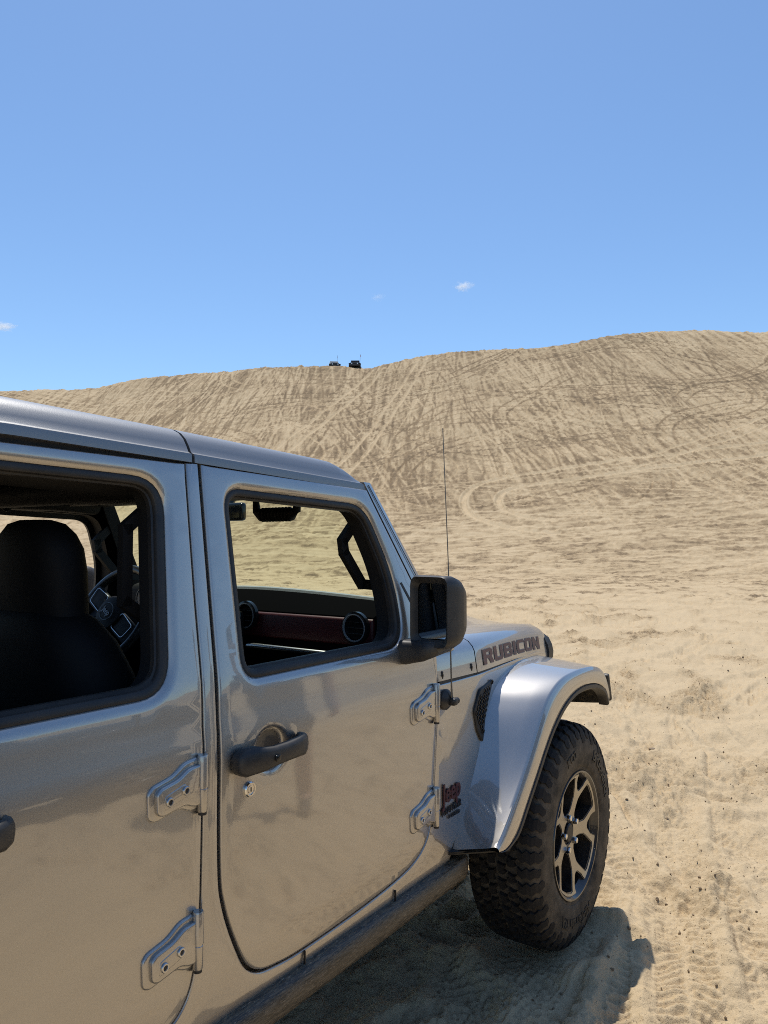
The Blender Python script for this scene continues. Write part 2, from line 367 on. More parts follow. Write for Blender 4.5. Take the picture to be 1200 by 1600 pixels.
for x0, y0, a in ((-1.0, -2.0, .35), (-.2, -2.2, .5), (-1.2, -1.35, .12), (-.6, -1.5, .3), (.2, -1.3, .55), (-.4, -2.6, .45), (.6, -1.1, .25)): near_track(x0, y0, a, 5, U(-.2, .3), .12, .020)
gy, gx = np.mgrid[-20:21, -20:21]
for k in range(1500):                        # foot marks
    cx, cy = int(U(30, NNX-30)), int(U(30, NNY-30)); q = U(0, 3.14); e = gx*math.cos(q)+gy*math.sin(q); g_ = -gx*math.sin(q)+gy*math.cos(q)
    r = np.sqrt((e/11)**2+(g_/5)**2); v = np.where(r < 1, -.038*(1-r**2)+.008, np.clip(.016*(1.8-r)/.8, 0, 1))*U(.5, 1.1)
    NEAR[cy-20:cy+21, cx-20:cx+21] = NEAR[cy-20:cy+21, cx-20:cx+21]*np.clip(r-.5, 0, 1)+v
def near(x, y):
    fx = np.clip((x-NX0)/NC, 0, NNX-1.001); fy = np.clip((y-NY0)/NC, 0, NNY-1.001); ix = fx.astype(int); iy = fy.astype(int); u = fx-ix; v = fy-iy
    e = np.minimum(np.minimum(x-NX0, NX0+NNX*NC-x), np.minimum(y-NY0, NY0+NNY*NC-y)); m = sstep(0, 2, e)
    return m*((NEAR[iy, ix]*(1-u)+NEAR[iy, ix+1]*u)*(1-v)+(NEAR[iy+1, ix]*(1-u)+NEAR[iy+1, ix+1]*u)*v)
def churn(x, y):             # patches of turned-up damp sand
    c = fbm(x*.75+y*.25, y*1.3-x*.3, 1.1, 4, 3, .6)+.45*perlin(x/6, y/6, 9)
    return sstep(-.02, .72, c)
def terrain(x, y):
    dx, dy = x-CAM[0], y-CAM[1]; fd = dx*A0[0]+dy*A0[1]; la = dx*RR[0]+dy*RR[1]; d = np.hypot(fd, la); th = np.arctan2(la, fd)
    z = big_height(th, d)
    far = sstep(12, 40, d)
    ch = churn(x, y)
    sm = .030*fbm(x, y, 1.9, 2, 1)+.022*fbm(x, y, .62, 3, 2, .55)+.010*fbm(x, y, .19, 2, 6)+.006*perlin(x/.07, y/.07, 8)+.003*perlin(x/.03, y/.03, 18)*(d < 9)
    lump = np.maximum(0, fbm(x, y, .33, 3, 5, .6)); bil = sum(a_*(.35-np.abs(perlin(x/c_+.3*perlin(x/.5, y/.5, 40), y/c_, 41+i_))) for i_, (c_, a_) in enumerate(((.42, .022), (.19, .014), (.085, .008)))); sm = sm*1.6+.034*fbm(x+.3*y, y*1.3, .85, 2, 61)*(1-far)+.034*lump*(.35+ch)+bil*(.7+1.0*ch)+ch*(.012+.020*fbm(x, y, .10, 3, 4, .65))+(.003+.007*ch)*np.maximum(-.2, perlin(x/.026, y/.026, 51))*(d < 11)
    z = z+sm*(1-.6*far)+near(x, y)*1.15
    cr = sstep(.15, .6, z/25); z = z+far*(.10*fbm(la, fd, 9, 2, 12)*(1+cr)+.045*fbm(la, fd, 1.6, 2, 13))
    z = z+.22*np.maximum(0, fbm(la, fd, 1.1, 3, 33))*np.exp(-((d-crest(th)[0])/7)**2)
    z = z+samp(GRV, la, fd)*sstep(14, 24, d)
    # sand the front wheel has pushed up, and level ground under the parked vehicle
    for wx, wy in ((0, -.80), (0, .80), (-3.008, -.80), (-3.008, .80)):
        e = ((x-wx)/.30)**2+((y-wy)/.25)**2; z = z*(1-np.exp(-e*.9))+np.exp(-e*.9)*(-.008)
        e2 = np.sqrt(((x-wx)/.27)**2+((y-wy)/.22)**2); z = z+.050*np.exp(-((e2-1.25)/.3)**2)*(.6+.8*perlin(x/.2, y/.2, 21))
    # tone: 0 pale dry sand, 1 brown churned sand; dark tracks carry rut shade in the colour
    slope = sstep(46, 66, d)*front_mask(th)
    base = .56*slope*sstep(-.34, -.12, th)+.24*slope*sstep(-.12, -.34, th)+.36*sstep(10, 34, d)*(1-slope)+.10*sstep(9, 26, d)*(1-slope)*np.clip(fbm(la*.45, fd, 1.5, 4, 19, .65), -.6, 1.2)
    base = base+.13*far*fbm(la, fd*1.5, 9, 4, 15, .6)+.09*far*fbm(la*1.6, fd*.4, 1.1, 3, 17, .6)
    base = base-.25*sstep(.88, 1.0, d/crest(th)[0])*sstep(.32, .42, th)
    tone = base+ch*(.24+.22*sstep(4, 10, d)-.22*far)*(1-.35*slope)+.24*sstep(5, 13, d)*(1-slope)*np.clip(fbm(la*.5, fd, .75, 4, 23, .7), -.5, 1)-.64*samp(TONE, la, fd)*sstep(14, 24, d)*np.where(fd > 0, 1, 0)
    return z, np.clip(tone, 0, 1)
def front_mask(th): return sstep(1.4, 1.0, np.abs(th))
def zground(x, y): return float(terrain(np.array([float(x)]), np.array([float(y)]))[0][0])
def make_sand():
    m, n, p, l = new_mat('dune_sand')
    at = N(n, 'ShaderNodeAttribute', attribute_name='tone'); gm = N(n, 'ShaderNodeNewGeometry')
    n1 = noise(n, 1.3, 6, .7, vec=gm.outputs['Position']); n2 = noise(n, 22, 5, .75, vec=gm.outputs['Position']); n3 = noise(n, 420, 2, .6, vec=gm.outputs['Position'])
    amp = N(n, 'ShaderNodeMath', operation='MULTIPLY_ADD'); l.new(at.outputs['Fac'], amp.inputs[0]); amp.inputs[1].default_value = 1.1; amp.inputs[2].default_value = .42
    n5 = noise(n, 75, 4, .75, vec=gm.outputs['Position']); av = N(n, 'ShaderNodeMath', operation='ADD'); l.new(n2.outputs[0], av.inputs[0]); l.new(n5.outputs[0], av.inputs[1])
    ct = N(n, 'ShaderNodeMath', operation='SUBTRACT'); l.new(av.outputs[0], ct.inputs[0]); ct.inputs[1].default_value = 1.0
    a = N(n, 'ShaderNodeMath', operation='MULTIPLY'); l.new(ct.outputs[0], a.inputs[0]); l.new(amp.outputs[0], a.inputs[1])
    b = N(n, 'ShaderNodeMath', operation='ADD'); l.new(at.outputs['Fac'], b.inputs[0]); l.new(a.outputs[0], b.inputs[1])
    c = N(n, 'ShaderNodeMath', operation='MULTIPLY_ADD'); l.new(n1.outputs[0], c.inputs[0]); c.inputs[1].default_value = .3; c.inputs[2].default_value = -.15
    d = N(n, 'ShaderNodeMath', operation='ADD'); l.new(b.outputs[0], d.inputs[0]); l.new(c.outputs[0], d.inputs[1])
    n7 = noise(n, 95, 3, .7, vec=gm.outputs['Position']); n8 = noise(n, 17, 3, .7, vec=gm.outputs['Position'])
    st1 = N(n, 'ShaderNodeMath', operation='MULTIPLY_ADD'); l.new(n7.outputs[0], st1.inputs[0]); st1.inputs[1].default_value = -5.5; st1.inputs[2].default_value = 2.75
    st2 = N(n, 'ShaderNodeMath', operation='MULTIPLY_ADD'); l.new(n8.outputs[0], st2.inputs[0]); st2.inputs[1].default_value = -4.0; l.new(st1.outputs[0], st2.inputs[2])
    st3 = N(n, 'ShaderNodeMath', operation='MULTIPLY_ADD', use_clamp=True); l.new(d.outputs[0], st3.inputs[0]); st3.inputs[1].default_value = 4.2; l.new(st2.outputs[0], st3.inputs[2])
    sa = N(n, 'ShaderNodeAttribute', attribute_name='stipple'); st4 = N(n, 'ShaderNodeMath', operation='MULTIPLY'); l.new(st3.outputs[0], st4.inputs[0]); s5 = N(n, 'ShaderNodeMath', operation='MULTIPLY'); l.new(sa.outputs['Fac'], s5.inputs[0]); s5.inputs[1].default_value = .55; l.new(s5.outputs[0], st4.inputs[1]); s6 = N(n, 'ShaderNodeMath', operation='MULTIPLY_ADD'); l.new(sa.outputs['Fac'], s6.inputs[0]); s6.inputs[1].default_value = -.5; s6.inputs[2].default_value = 1.0
    d2 = N(n, 'ShaderNodeMath', operation='MULTIPLY_ADD'); l.new(d.outputs[0], d2.inputs[0]); l.new(s6.outputs[0], d2.inputs[1]); l.new(st4.outputs[0], d2.inputs[2]); d = d2
    r = ramp(n, d.outputs[0], ((0, (.575, .437, .265)), (.3, (.475, .350, .202)), (.65, (.305, .212, .118)), (1, (.19, .134, .077))))
    g = ramp(n, n3.outputs[0], ((.3, .78), (.7, 1.14))); col = mixc(n, 1.0, r.outputs[0], g.outputs[0], 'MULTIPLY')
    n6 = noise(n, 120, 2, .5, vec=gm.outputs['Position']); sp_ = N(n, 'ShaderNodeMath', operation='MULTIPLY_ADD'); l.new(d.outputs[0], sp_.inputs[0]); sp_.inputs[1].default_value = .13; l.new(n6.outputs[0], sp_.inputs[2])
    k6 = ramp(n, sp_.outputs[0], ((.66, 1.0), (.71, .50))); col = mixc(n, 1.0, col, k6.outputs[0], 'MULTIPLY'); l.new(col, p.inputs['Base Color'])
    p.inputs['Roughness'].default_value = .95; p.inputs['Specular IOR Level'].default_value = .15
    n4 = noise(n, 900, 2, .6, vec=gm.outputs['Position']); b0 = bump(n, n2.outputs[0], .6, .016); b1 = bump(n, n5.outputs[0], .5, .006, b0); l.new(bump(n, n4.outputs[0], .35, .0015, b1), p.inputs['Normal'])
    return m
SAND = make_sand()
def build_terrain():
    thA = np.linspace(-.515, .515, 900); left = np.linspace(-math.pi, -.53, 95)[:-1]; right = np.r_[np.linspace(.53, 1.85, 190), np.linspace(1.9, math.pi, 38)[:-1]]
    th = np.r_[left, thA, right]; nT = len(th)
    r0 = np.geomspace(.35, 2.25, 30)[:-1]; r1 = 1/np.linspace(1/2.25, 1/15., 440); r2 = np.arange(15.25, 128, .265); r3 = np.geomspace(129, 2500, 24)
    R = np.r_[r0, r1, r2, r3]; nR = len(R)
    T, D = np.meshgrid(th, R); fx = D*np.cos(T); la = D*np.sin(T)
    x = CAM[0]+fx*A0[0]+la*RR[0]; y = CAM[1]+fx*A0[1]+la*RR[1]
    z, tone = terrain(x.ravel(), y.ravel()); z[(D > 200).ravel()] *= .6
    P = np.stack([x.ravel(), y.ravel(), z], 1)
    split = int(np.searchsorted(R, 47.0))
    for name, a, b in (('ground', 0, split), ('sand_dune', split, nR-1)):
        rows = np.arange(a, b+1); Vv = P.reshape(nR, nT, 3)[a:b+1].reshape(-1, 3); tt = tone.reshape(nR, nT)[a:b+1].ravel(); m = b-a
        i = np.arange(m)[:, None]*nT; j = np.arange(nT)[None, :]; k = (np.arange(nT)+1) % nT
        F = np.stack([i+j, i+k[None, :], i+nT+k[None, :], i+nT+j], -1).reshape(-1, 4)
        if a == 0:
            Vv = np.r_[Vv, [[CAM[0], CAM[1], float(np.mean(P[:nT, 2]))]]]; tt = np.r_[tt, 0]
            c = len(Vv)-1; tri = np.stack([np.full(nT, c), k, np.arange(nT)], 1)
        me = bpy.data.meshes.new(name); nq = len(F); nt_ = nT if a == 0 else 0
        me.vertices.add(len(Vv)); me.vertices.foreach_set('co', Vv.astype(np.float32).ravel())
        li = F.ravel() if a else np.r_[F.ravel(), tri.ravel()]
        me.loops.add(len(li)); me.loops.foreach_set('vertex_index', li.astype(np.int32))
        me.polygons.add(nq+nt_); me.polygons.foreach_set('loop_start', np.r_[np.arange(nq)*4, nq*4+np.arange(nt_)*3].astype(np.int32))
        me.update(calc_edges=True); me.validate()
        at = me.attributes.new('tone', 'FLOAT', 'POINT'); at.data.foreach_set('value', tt.astype(np.float32)); a2 = me.attributes.new('stipple', 'FLOAT', 'POINT'); dd_ = np.hypot(Vv[:, 0]-CAM[0], Vv[:, 1]-CAM[1]); a2.data.foreach_set('value', (1-sstep(26, 60, dd_)).astype(np.float32))
        me.flip_normals() if me.polygons[nq//2].normal.z < 0 else None
        me.materials.append(SAND); me.shade_smooth()
        o = bpy.data.objects.new(name, me); COL.objects.link(o); o['kind'] = 'structure'
build_terrain()

# ------------------------------------------------------------------ body surface of the big vehicle
_wz, _wy = [.45, .5, .62, 1.062, 1.075, 1.088, 1.125, 1.142, 1.158, 1.2, 1.70, 1.80], [.768, .775, .785, .7855, .7848, .7832, .7768, .7750, .7740, .770, .665, .645]
def Wd(x, z): return float(np.interp(z, _wz, _wy))
def W(x, z):
    if x > -.74: return float(np.interp(z, [.45, .5, .62, 1.2, 1.7], [.768, .775, .785, .780, .665])) - max(0, x+.45)*.14
    return Wd(x, z)
car = thing('off_road_vehicle', 'large silver off-road vehicle with open side windows, parked on the sand in front', 'off-road vehicle', (0, 0, 0))
FD = [(-1.603, 1.683), (-1.624, 1.39), (-1.642, 1.099), (-1.641, .831), (-1.627, .734), (-1.590, .639), (-1.556, .582), (-1.515, .553), (-1.461, .542), (-1.371, .536), (-1.184, .540), (-.981, .555), (-.867, .580), (-.808, .626), (-.780, .70), (-.768, .80), (-.758, .90), (-.742, 1.068), (-.731, 1.125), (-.728, 1.20), (-.805, 1.389), (-.961, 1.662)]
RD = [(-1.642, 1.681), (-1.664, 1.39), (-1.681, 1.107), (-1.686, .976), (-1.690, .745), (-1.704, .644), (-1.727, .584), (-1.770, .552), (-1.85, .541), (-2.30, .541), (-2.37, .57), (-2.45, .70), (-2.56, .88), (-2.57, 1.10), (-2.55, 1.690)]
def smooth_path(P, n):
    P = np.array(P); k = len(P); out = []
    for q in np.linspace(0, k-1, n):
        i = min(int(q), k-2); t = q-i; p0, p1, p2, p3 = P[max(i-1, 0)], P[i], P[i+1], P[min(i+2, k-1)]
        out.append(.5*((2*p1)+(-p0+p2)*t+(2*p0-5*p1+4*p2-p3)*t*t+(-p0+3*p1-3*p2+p3)*t**3))
    return np.array(out)
FDM = [tuple(p) for p in smooth_path(FD[1:17], 76)]; RDM = [tuple(p) for p in smooth_path(RD[1:10], 44)]
FDS = FD[:1]+FDM+FD[17:]; RDS = RD[:1]+RDM+RD[10:]
FW = rpoly([(-1.532, 1.634), (-.978, 1.615), (-.885, 1.40), (-.893, 1.20), (-1.553, 1.196)], [.06, .07, .25, .09, .055], .03)
RW = rpoly([(-2.44, 1.658), (-1.702, 1.642), (-1.756, 1.197), (-2.46, 1.197)], [.06, .085, .075, .06], .03)
BODY = [(-2.58, .49), (-1.6, .487), (-1.24, .478), (-.89, .49), (-.66, .508), (-.60, .60), (-.47, .80), (-.36, .90), (0, .93), (.38, .92), (.42, 1.03), (.21, 1.058), (-.48, 1.066), (-.738, 1.068)] + \
    FDM[::-1] + [FD[0]] + RDS + [(-2.60, 1.69), (-2.62, 1.20), (-3.45, 1.20), (-3.56, 1.14), (-3.56, .74), (-3.43, .70), (-3.28, .90), (-2.74, .90), (-2.62, .70)]
for s in (-1, 1):
    panel('body_side', dense(offset(ccw(BODY), -.002), .05), [], lambda x, z: W(x, z)-.0008, s, PAINT, car, roll=.005, thick=.04, grid=.06)
    back = ccw(BODY)
CUP = simple('shaded_handle_cup', (.075, .072, .068), .35, coat=.4)  # shade of the body-colour recess, put into a darker grey
def door(nm, OUT, WIN, s):
    if nm == 'front_door': OUT = [(x+.0045*float(np.clip((-1.44-x)/.1, 0, 1)), z) for x, z in OUT]
    hx, hz = (-1.485, 1.036) if nm == 'front_door' else (-2.195, 1.046)
    cup = [(hx+.043*math.cos(q), hz+.041*math.sin(q)) for q in [2*math.pi*k/36 for k in range(36)]]
    out = offset(ccw(dense(OUT, .03)), -.0022)
    d = panel(nm, [tuple(p) for p in out], [WIN, cup], Wd, s, PAINT, car, roll=.006, hroll=.020, thick=.022, grid=.03, hturn=55)
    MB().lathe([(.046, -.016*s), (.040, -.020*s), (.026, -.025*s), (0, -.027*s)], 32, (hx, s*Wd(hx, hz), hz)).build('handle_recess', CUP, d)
    # rubber seal: steps from the paint edge in to the glass channel
    w0 = ccw(WIN); secs = []
    for off, dep in ((.001, .0125), (-.004, .010), (-.015, .012), (-.018, .015), (-.019, .024), (-.023, .026), (-.024, .036), (-.004, .040)):
        secs.append([(p[0], s*(Wd(p[0], p[1])-dep), p[1]) for p in offset(w0, off)])
    MB().loft(secs, True, False).build('window_seal', RUBBER, d, angle=50)
    # inner trim
    inn = offset(ccw(dense(OUT, .05)), -.03); hole = offset(w0, -.005)
    panel('door_trim', [tuple(p) for p in inn], [[tuple(p) for p in hole]], lambda x, z: Wd(x, z)-.042, s, DARK, d, roll=.01, hroll=.004, thick=.05, grid=.08)
    return d
doors = {}
for s in (-1, 1):
    doors[('f', s)] = door('front_door', FDS, FW, s); doors[('r', s)] = door('rear_door', RDS, RW, s)
# black gap lining behind the shut lines
for s in (-1, 1):
    for OUT in (FDS, RDS):
        c = ccw(dense(OUT, .03)); a = offset(c, .02); b = offset(c, -.028)
        MB().loft([[(p[0], s*(Wd(p[0], p[1])-.026), p[1]) for p in a], [(p[0], s*(Wd(p[0], p[1])-.024), p[1]) for p in b]], True, False).build('door_gasket', RUBBER, car)

# hinges
def hinge(bx, zc, s=-1):
    pts = [(-.150, .020), (-.138, .034), (-.085, .045), (-.052, .066), (-.012, .070), (-.010, .056), (-.010, -.046), (-.036, -.046), (-.062, -.032), (-.132, -.044), (-.148, -.034)]
    base = rpoly([(bx+a*.91-.003, zc+b*.90-.001) for a, b in pts], .012, .012); top = rpoly([(bx+a*.80-.004, zc+b*.71) for a, b in pts], .009, .012)
    h = panel('hinge', base, [], lambda x, z: Wd(x, z)+.0055, s, PAINT, car, roll=.005, thick=.010, grid=0)
    panel('hinge_plate', top, [], lambda x, z: Wd(x, z)+.0145, s, PAINT, h, roll=.005, thick=.012, grid=0)
    ins = rpoly([(bx-.108, zc+.008), (bx-.056, zc+.022), (bx-.042, zc-.003), (bx-.108, zc-.020)], .008, .01)
    panel('hinge_recess', ins, [], lambda x, z: Wd(x, z)+.0155, s, PAINT, h, roll=.0022, thick=.005, grid=0)
    yb = s*(W(bx+.008, zc)+.010)
    MB().lathe([(0, -.050), (.009, -.050), (.0105, -.047), (.0105, -.004), (.0095, -.003), (.0095, .0), (.0115, .001), (.0115, .060), (.010, .064), (0, .064)], 20, (bx-.008, yb, zc+.002), 'Z').build('hinge_barrel', PAINT, h)
    MB().lathe([(0, -.056), (.0085, -.056), (.0085, -.050)], 16, (bx-.008, yb, zc+.002), 'Z').build('hinge_pin', RUBBER, h)
    for q, (a, b) in enumerate(((-.096, -.005), (-.056, .007))):
        c = (bx+a, s*(Wd(bx, zc)+.0150), zc+b)
        bt = MB().lathe([(.0092, 0), (.0092, .003*s), (.008, .0045*s), (.0055, .0045*s), (.0045, .0018*s), (0, .0018*s)], 20, c).build('bolt', SILVERTRIM, h)
        MB().lathe([(.0046, .002*s), (0, .0021*s)], 6, (c[0], c[1]+.0006*s, c[2])).build('bolt_socket', RUBBER, h)
for bx, zc in ((-.763, 1.012), (-.766, .703), (-1.690, 1.006), (-1.698, .697)): hinge(bx, zc)

# door handles
def handle(xc, zc, s, parent):
    P = []
    stn = [(a*.90, b_, c_, d_) for a, b_, c_, d_ in ((-.122, .010, .018, .026), (-.117, .022, .026, .034), (-.100, .030, .029, .040), (-.072, .030, .028, .044), (-.050, .026, .022, .050), (-.02, .022, .019, .054), (.03, .021, .0185, .055), (.07, .022, .020, .053), (.095, .024, .0225, .048), (.112, .022, .021, .040), (.120, .012, .012, .030))]
    secs = []
    for dx, hz, _, out in stn:
        y0 = Wd(xc, zc); inn = .0 if (dx < -.06 or dx > .09) else .026
        ring = []
        for k in range(14):
            q = 2*math.pi*k/14; cc, ss = math.cos(q), math.sin(q); e = .62
            ring.append((xc+dx, s*(y0+inn+(out-inn)*(.5+.5*math.copysign(abs(cc)**e, cc))), zc+.004*dx/.12+hz*math.copysign(abs(ss)**e, ss)))
        secs.append(ring)
    h = MB().loft(secs).build('door_handle', PLASTIC, parent, angle=50)
    MB().rbox((xc-.02, s*(Wd(xc, zc)+.056), zc-.002), (.016, .006, .014), .003).build('handle_button', GLOSSB, parent)
for s in (-1, 1):
    handle(-1.503, 1.035, s, doors[('f', s)]); handle(-2.213, 1.045, s, doors[('r', s)])
c = (-1.555, -Wd(0, .964), .964)
MB().lathe([(.0165, .001), (.0165, -.004), (.0145, -.0065), (.0115, -.0065), (.0105, -.004), (.0085, -.004), (.008, -.006), (0, -.006)], 28, c).build('door_lock', CHROME, doors[('f', -1)])
MB().rbox((c[0], c[1]-.006, c[2]), (.002, .002, .009), 0).build('key_slot', RUBBER, doors[('f', -1)])
# sill seams
for xs in (-1.36, -.973):
    MB().rbox((xs, -(.780), .517), (.0018, .006, .034), 0).build('sill_seam', RUBBER, car)

# roof: two hard-top pieces with a gutter ridge
def zg(x): return float(np.interp(x, [-3.5, -2.06, -1.61, -.97], [1.722, 1.716, 1.702, 1.677]))
RP = [(.655, -.020), (.669, -.019), (.668, -.003), (.6665, .001), (.662, .002), (.656, .006), (.649, .020), (.638, .037), (.622, .051), (.600, .061), (.565, .069), (.50, .077), (.40, .084), (.2, .089), (0, .091)]
def roof(nm, x0, x1, front=False, rear=False):
    xs = list(np.linspace(x0, x1, 14)); secs = []
    if front: xs = xs[:-1]+[x1-.10, x1-.06, x1-.035, x1-.016, x1-.005, x1]
    xs = sorted(set(xs))
    for x in xs:
        dr = 0
        if front: t = max(0, (x-(x1-.13))/.13); dr = t**2.4
        ring = []
        for s in (-1, 1):
            pts = RP if s < 0 else RP[::-1][1:]
            for y, dz in pts:
                d = dz if dz < .004 else .004+(dz-.004)*(1-.93*dr)
                ring.append((x, s*(y-.012*max(0, (x+1.2))), zg(x)+d))
        secs.append(ring)
    m = MB().loft(secs, False)
    n = len(secs[0])
    for q in (0, len(secs)-1):                  # return the edges down
        e = secs[q]; m.loft([e, [(p[0]+(.004 if q else -.004)*0, p[1]*.985, p[2]-.02) for p in e]], False)
    o = m.build(nm, ROOFP, car, angle=30)
    il = [[(p[0], p[1]*.96, min(p[2], zg(p[0])+.06)-.022) for p in r] for r in secs]
    MB().loft(il, False).build('headliner', LINER if front else DARK, o)
roof('front_roof_panel', -1.616, -.952, True)
roof('rear_roof_panel', -3.42, -1.624)
MB().loft([[(x, s_*(y-.004), zg(x)+dz-.004) for s_, (y, dz) in [(-1, p) for p in RP]+[(1, p) for p in RP[::-1][1:]]] for x in (-1.63, -1.61)], False).build('roof_seal', RUBBER, car)
for s in (-1, 1):                                # dark drip channel under the gutter
    MB().loft([[(x, s*.655, zg(x)-.012), (x, s*.640, zg(x)-.05), (x, s*.60, zg(x)-.03)] for x in np.linspace(-3.4, -.97, 9)], True).build('drip_channel', RUBBER, car)
# hard-top rear sides and tailgate
for s in (-1, 1):
    hw = rpoly([(-2.72, 1.62), (-3.28, 1.62), (-3.36, 1.27), (-2.70, 1.27)], .05)
    ht = panel('hard_top_side', dense([(-2.585, 1.70), (-2.605, 1.205), (-3.46, 1.205), (-3.40, 1.70)], .05), [hw], Wd, s, PAINT, car, grid=.08)
    V = [(p[0], s*(Wd(p[0], p[1])-.02), p[1]) for p in ccw(hw)]; mk('quarter_window', V, [tuple(range(len(V)))], GLASSD, ht)
MB().rbox((-3.50, 0, .97), (.10, 1.50, .46), .03).build('tailgate', PAINT, car)
MB().loft([[(-3.53, -.70, 1.20), (-3.53, .70, 1.20)], [(-3.42, -.62, 1.70), (-3.42, .62, 1.70)]], False).build('rear_window', GLASSD, car)
MB().rbox((-3.60, 0, .62), (.16, 1.6, .18), .03).build('rear_bumper', PLASTIC, car)
for s in (-1, 1): MB().rbox((-3.57, s*.70, .98), (.05, .11, .26), .015).build('tail_light', RED, car)

# windscreen frame: pillars, header, glass
def wsx(z): return float(np.interp(z, [1.17, 1.40, 1.695], [-.602, -.742, -.930]))       # front face of the frame
def dgx(z): return float(np.interp(z, [1.17, 1.20, 1.389, 1.662, 1.70], [-.726, -.724, -.800, -.956, -.978]))
for s in (-1, 1):
    secs = []
    for z in np.linspace(1.16, 1.683, 10):
        y = W(-1, z)-.002; xf, xr = wsx(z), dgx(z)
        secs.append([(xr, s*(y-.001), z), (xf-.012, s*(y-.003), z), (xf-.003, s*(y-.008), z), (xf, s*(y-.018), z), (xf-.01, s*(y-.075), z), (xr-.01, s*(y-.085), z), (xr, s*(y-.05), z)])
    p = MB().loft(secs).build('windshield_pillar', PAINT, car)
    MB().loft([[(wsx(z)-.034, s*(W(-1, z)-.0018), z), (wsx(z)-.031, s*(W(-1, z)-.0012), z), (wsx(z)-.028, s*(W(-1, z)-.0022), z)] for z in (1.18, 1.40, 1.675)], False).build('pillar_seam', RUBBER, p)
    MB().loft([[(dgx(z)-.02, s*(W(-1, z)-.07), z), (wsx(z)-.03, s*(W(-1, z)-.085), z), (wsx(z)-.035, s*(W(-1, z)-.115), z), (dgx(z)-.035, s*(W(-1, z)-.11), z)] for z in np.linspace(1.1, 1.70, 6)]).build('pillar_trim', DARK, p)
MB().rbox((-.975, 0, 1.676), (.06, 1.20, .05), .012).build('windshield_header', PAINT, car)
MB().rbox((-1.0, 0, 1.672), (.10, 1.2, .055), .02).build('header_trim', DARK, car)
MB().loft([[(wsx(z)-.022, -(W(-1, z)-.05), z), (wsx(z)-.004, -.25, z), (wsx(z)-.001, 0, z), (wsx(z)-.004, .25, z), (wsx(z)-.022, W(-1, z)-.05, z)] for z in (1.18, 1.40, 1.68)], False).build('windshield', GLASS, car)

# hood, cowl
def hood_sec(x):
    t = (x+.48)/.93; yl = W(x, 1.066); zl = 1.071-.018*t-.028*t**3; dr = max(0, (x-.36)/.12)**2*.05
    top = .150-.018*t
    H = [(yl-.001, 0), (yl-.004, .02), (yl-.012, .070), (yl-.020, .086), (yl-.036, .102), (yl-.07, .117), (yl*.75, top-.020), (yl*.5, top-.008), (yl*.42, top+.004), (yl*.25, top+.008), (0, top+.009)]
    H = [(y, h*(1-.0*t)-dr*(h/.1)) for y, h in H]
    return [(x, -y, zl+h) for y, h in H]+[(x, y, zl+h) for y, h in H[::-1][1:]]
xs = [-.476, -.47, -.35, -.2, -.05, .1, .25, .36, .40, .44, .46, .475]
secs = [hood_sec(x) for x in xs]; secs.append([(p[0]+.02, p[1]*.985, p[2]-.03-.3*(p[2]-1.03)) for p in secs[-1]]); secs.append([(p[0]+.03, p[1]*.98, 1.0) for p in secs[-1]])
hood = MB().loft(secs, False).build('hood', PAINT, car, angle=30)
secs = []
for x in (-.737, -.72, -.60, -.50, -.482, -.481):
    k = .0 if x < -.4815 else .01
    sc = hood_sec(x); secs.append([(x, p[1]*(.997 if k else 1), p[2]-k) for p in sc])
MB().loft(secs, False).build('cowl', PAINT, car, angle=30)
MB().loft([[(x, -.70, 1.06), (x, -.68, 1.14), (x, -.5, 1.17), (x, .5, 1.17), (x, .68, 1.14), (x, .70, 1.06)] for x in (-.50, -.46)], False).build('hood_seal', RUBBER, car)
MB().rbox((-.56, 0, 1.185), (.16, 1.25, .03), .01).build('cowl_grille', PLASTIC, car)
for y0 in (-.42, .12):
    MB().tube([(-.53, y0, 1.215), (-.57, y0+.05, 1.235), (-.615, y0+.45, 1.245)], .006, 8).rbox((-.60, y0+.22, 1.235), (.012, .46, .014), .003).build('wiper', PLASTIC, car)
MB().loft([[(x, -(W(x, 1.066)-.003), hood_sec(x)[0][2]-.013), (x, -(W(x, 1.066)-.006), hood_sec(x)[0][2]+.004), (x, -(W(x, 1.066)-.05), hood_sec(x)[0][2])] for x in np.linspace(-.72, .41, 12)], True).build('hood_gap_seal', RUBBER, car)
# side bolts on cowl, hood latch
for bx, bz in ((-.706, 1.092), (-.515, 1.092)):
    yb = -(W(bx, 1.066)-.005)
    b = MB().rbox((bx, yb, bz), (.010, .008, .026), .0045, 3).build('cowl_bolt', RUBBER, car)
    MB().lathe([(.004, -.006), (0, -.0065)], 8, (bx, yb, bz)).build('bolt_head', STEEL, b)
def latch(s):
    x0 = .395; secs = []
    for z, xo, yo in ((1.000, .03, .010), (1.03, .026, .014), (1.06, .020, .010), (1.09, .008, .0), (1.108, -.012, -.016)):
        y = s*(W(x0, 1.066)-.006+yo)
        secs.append([(x0+xo-.022, y, z), (x0+xo+.024, y, z), (x0+xo+.026, y-s*.02, z), (x0+xo-.022, y-s*.02, z)])
    MB().loft(secs).build('hood_latch', PLASTIC, car)
for s in (-1, 1): latch(s)
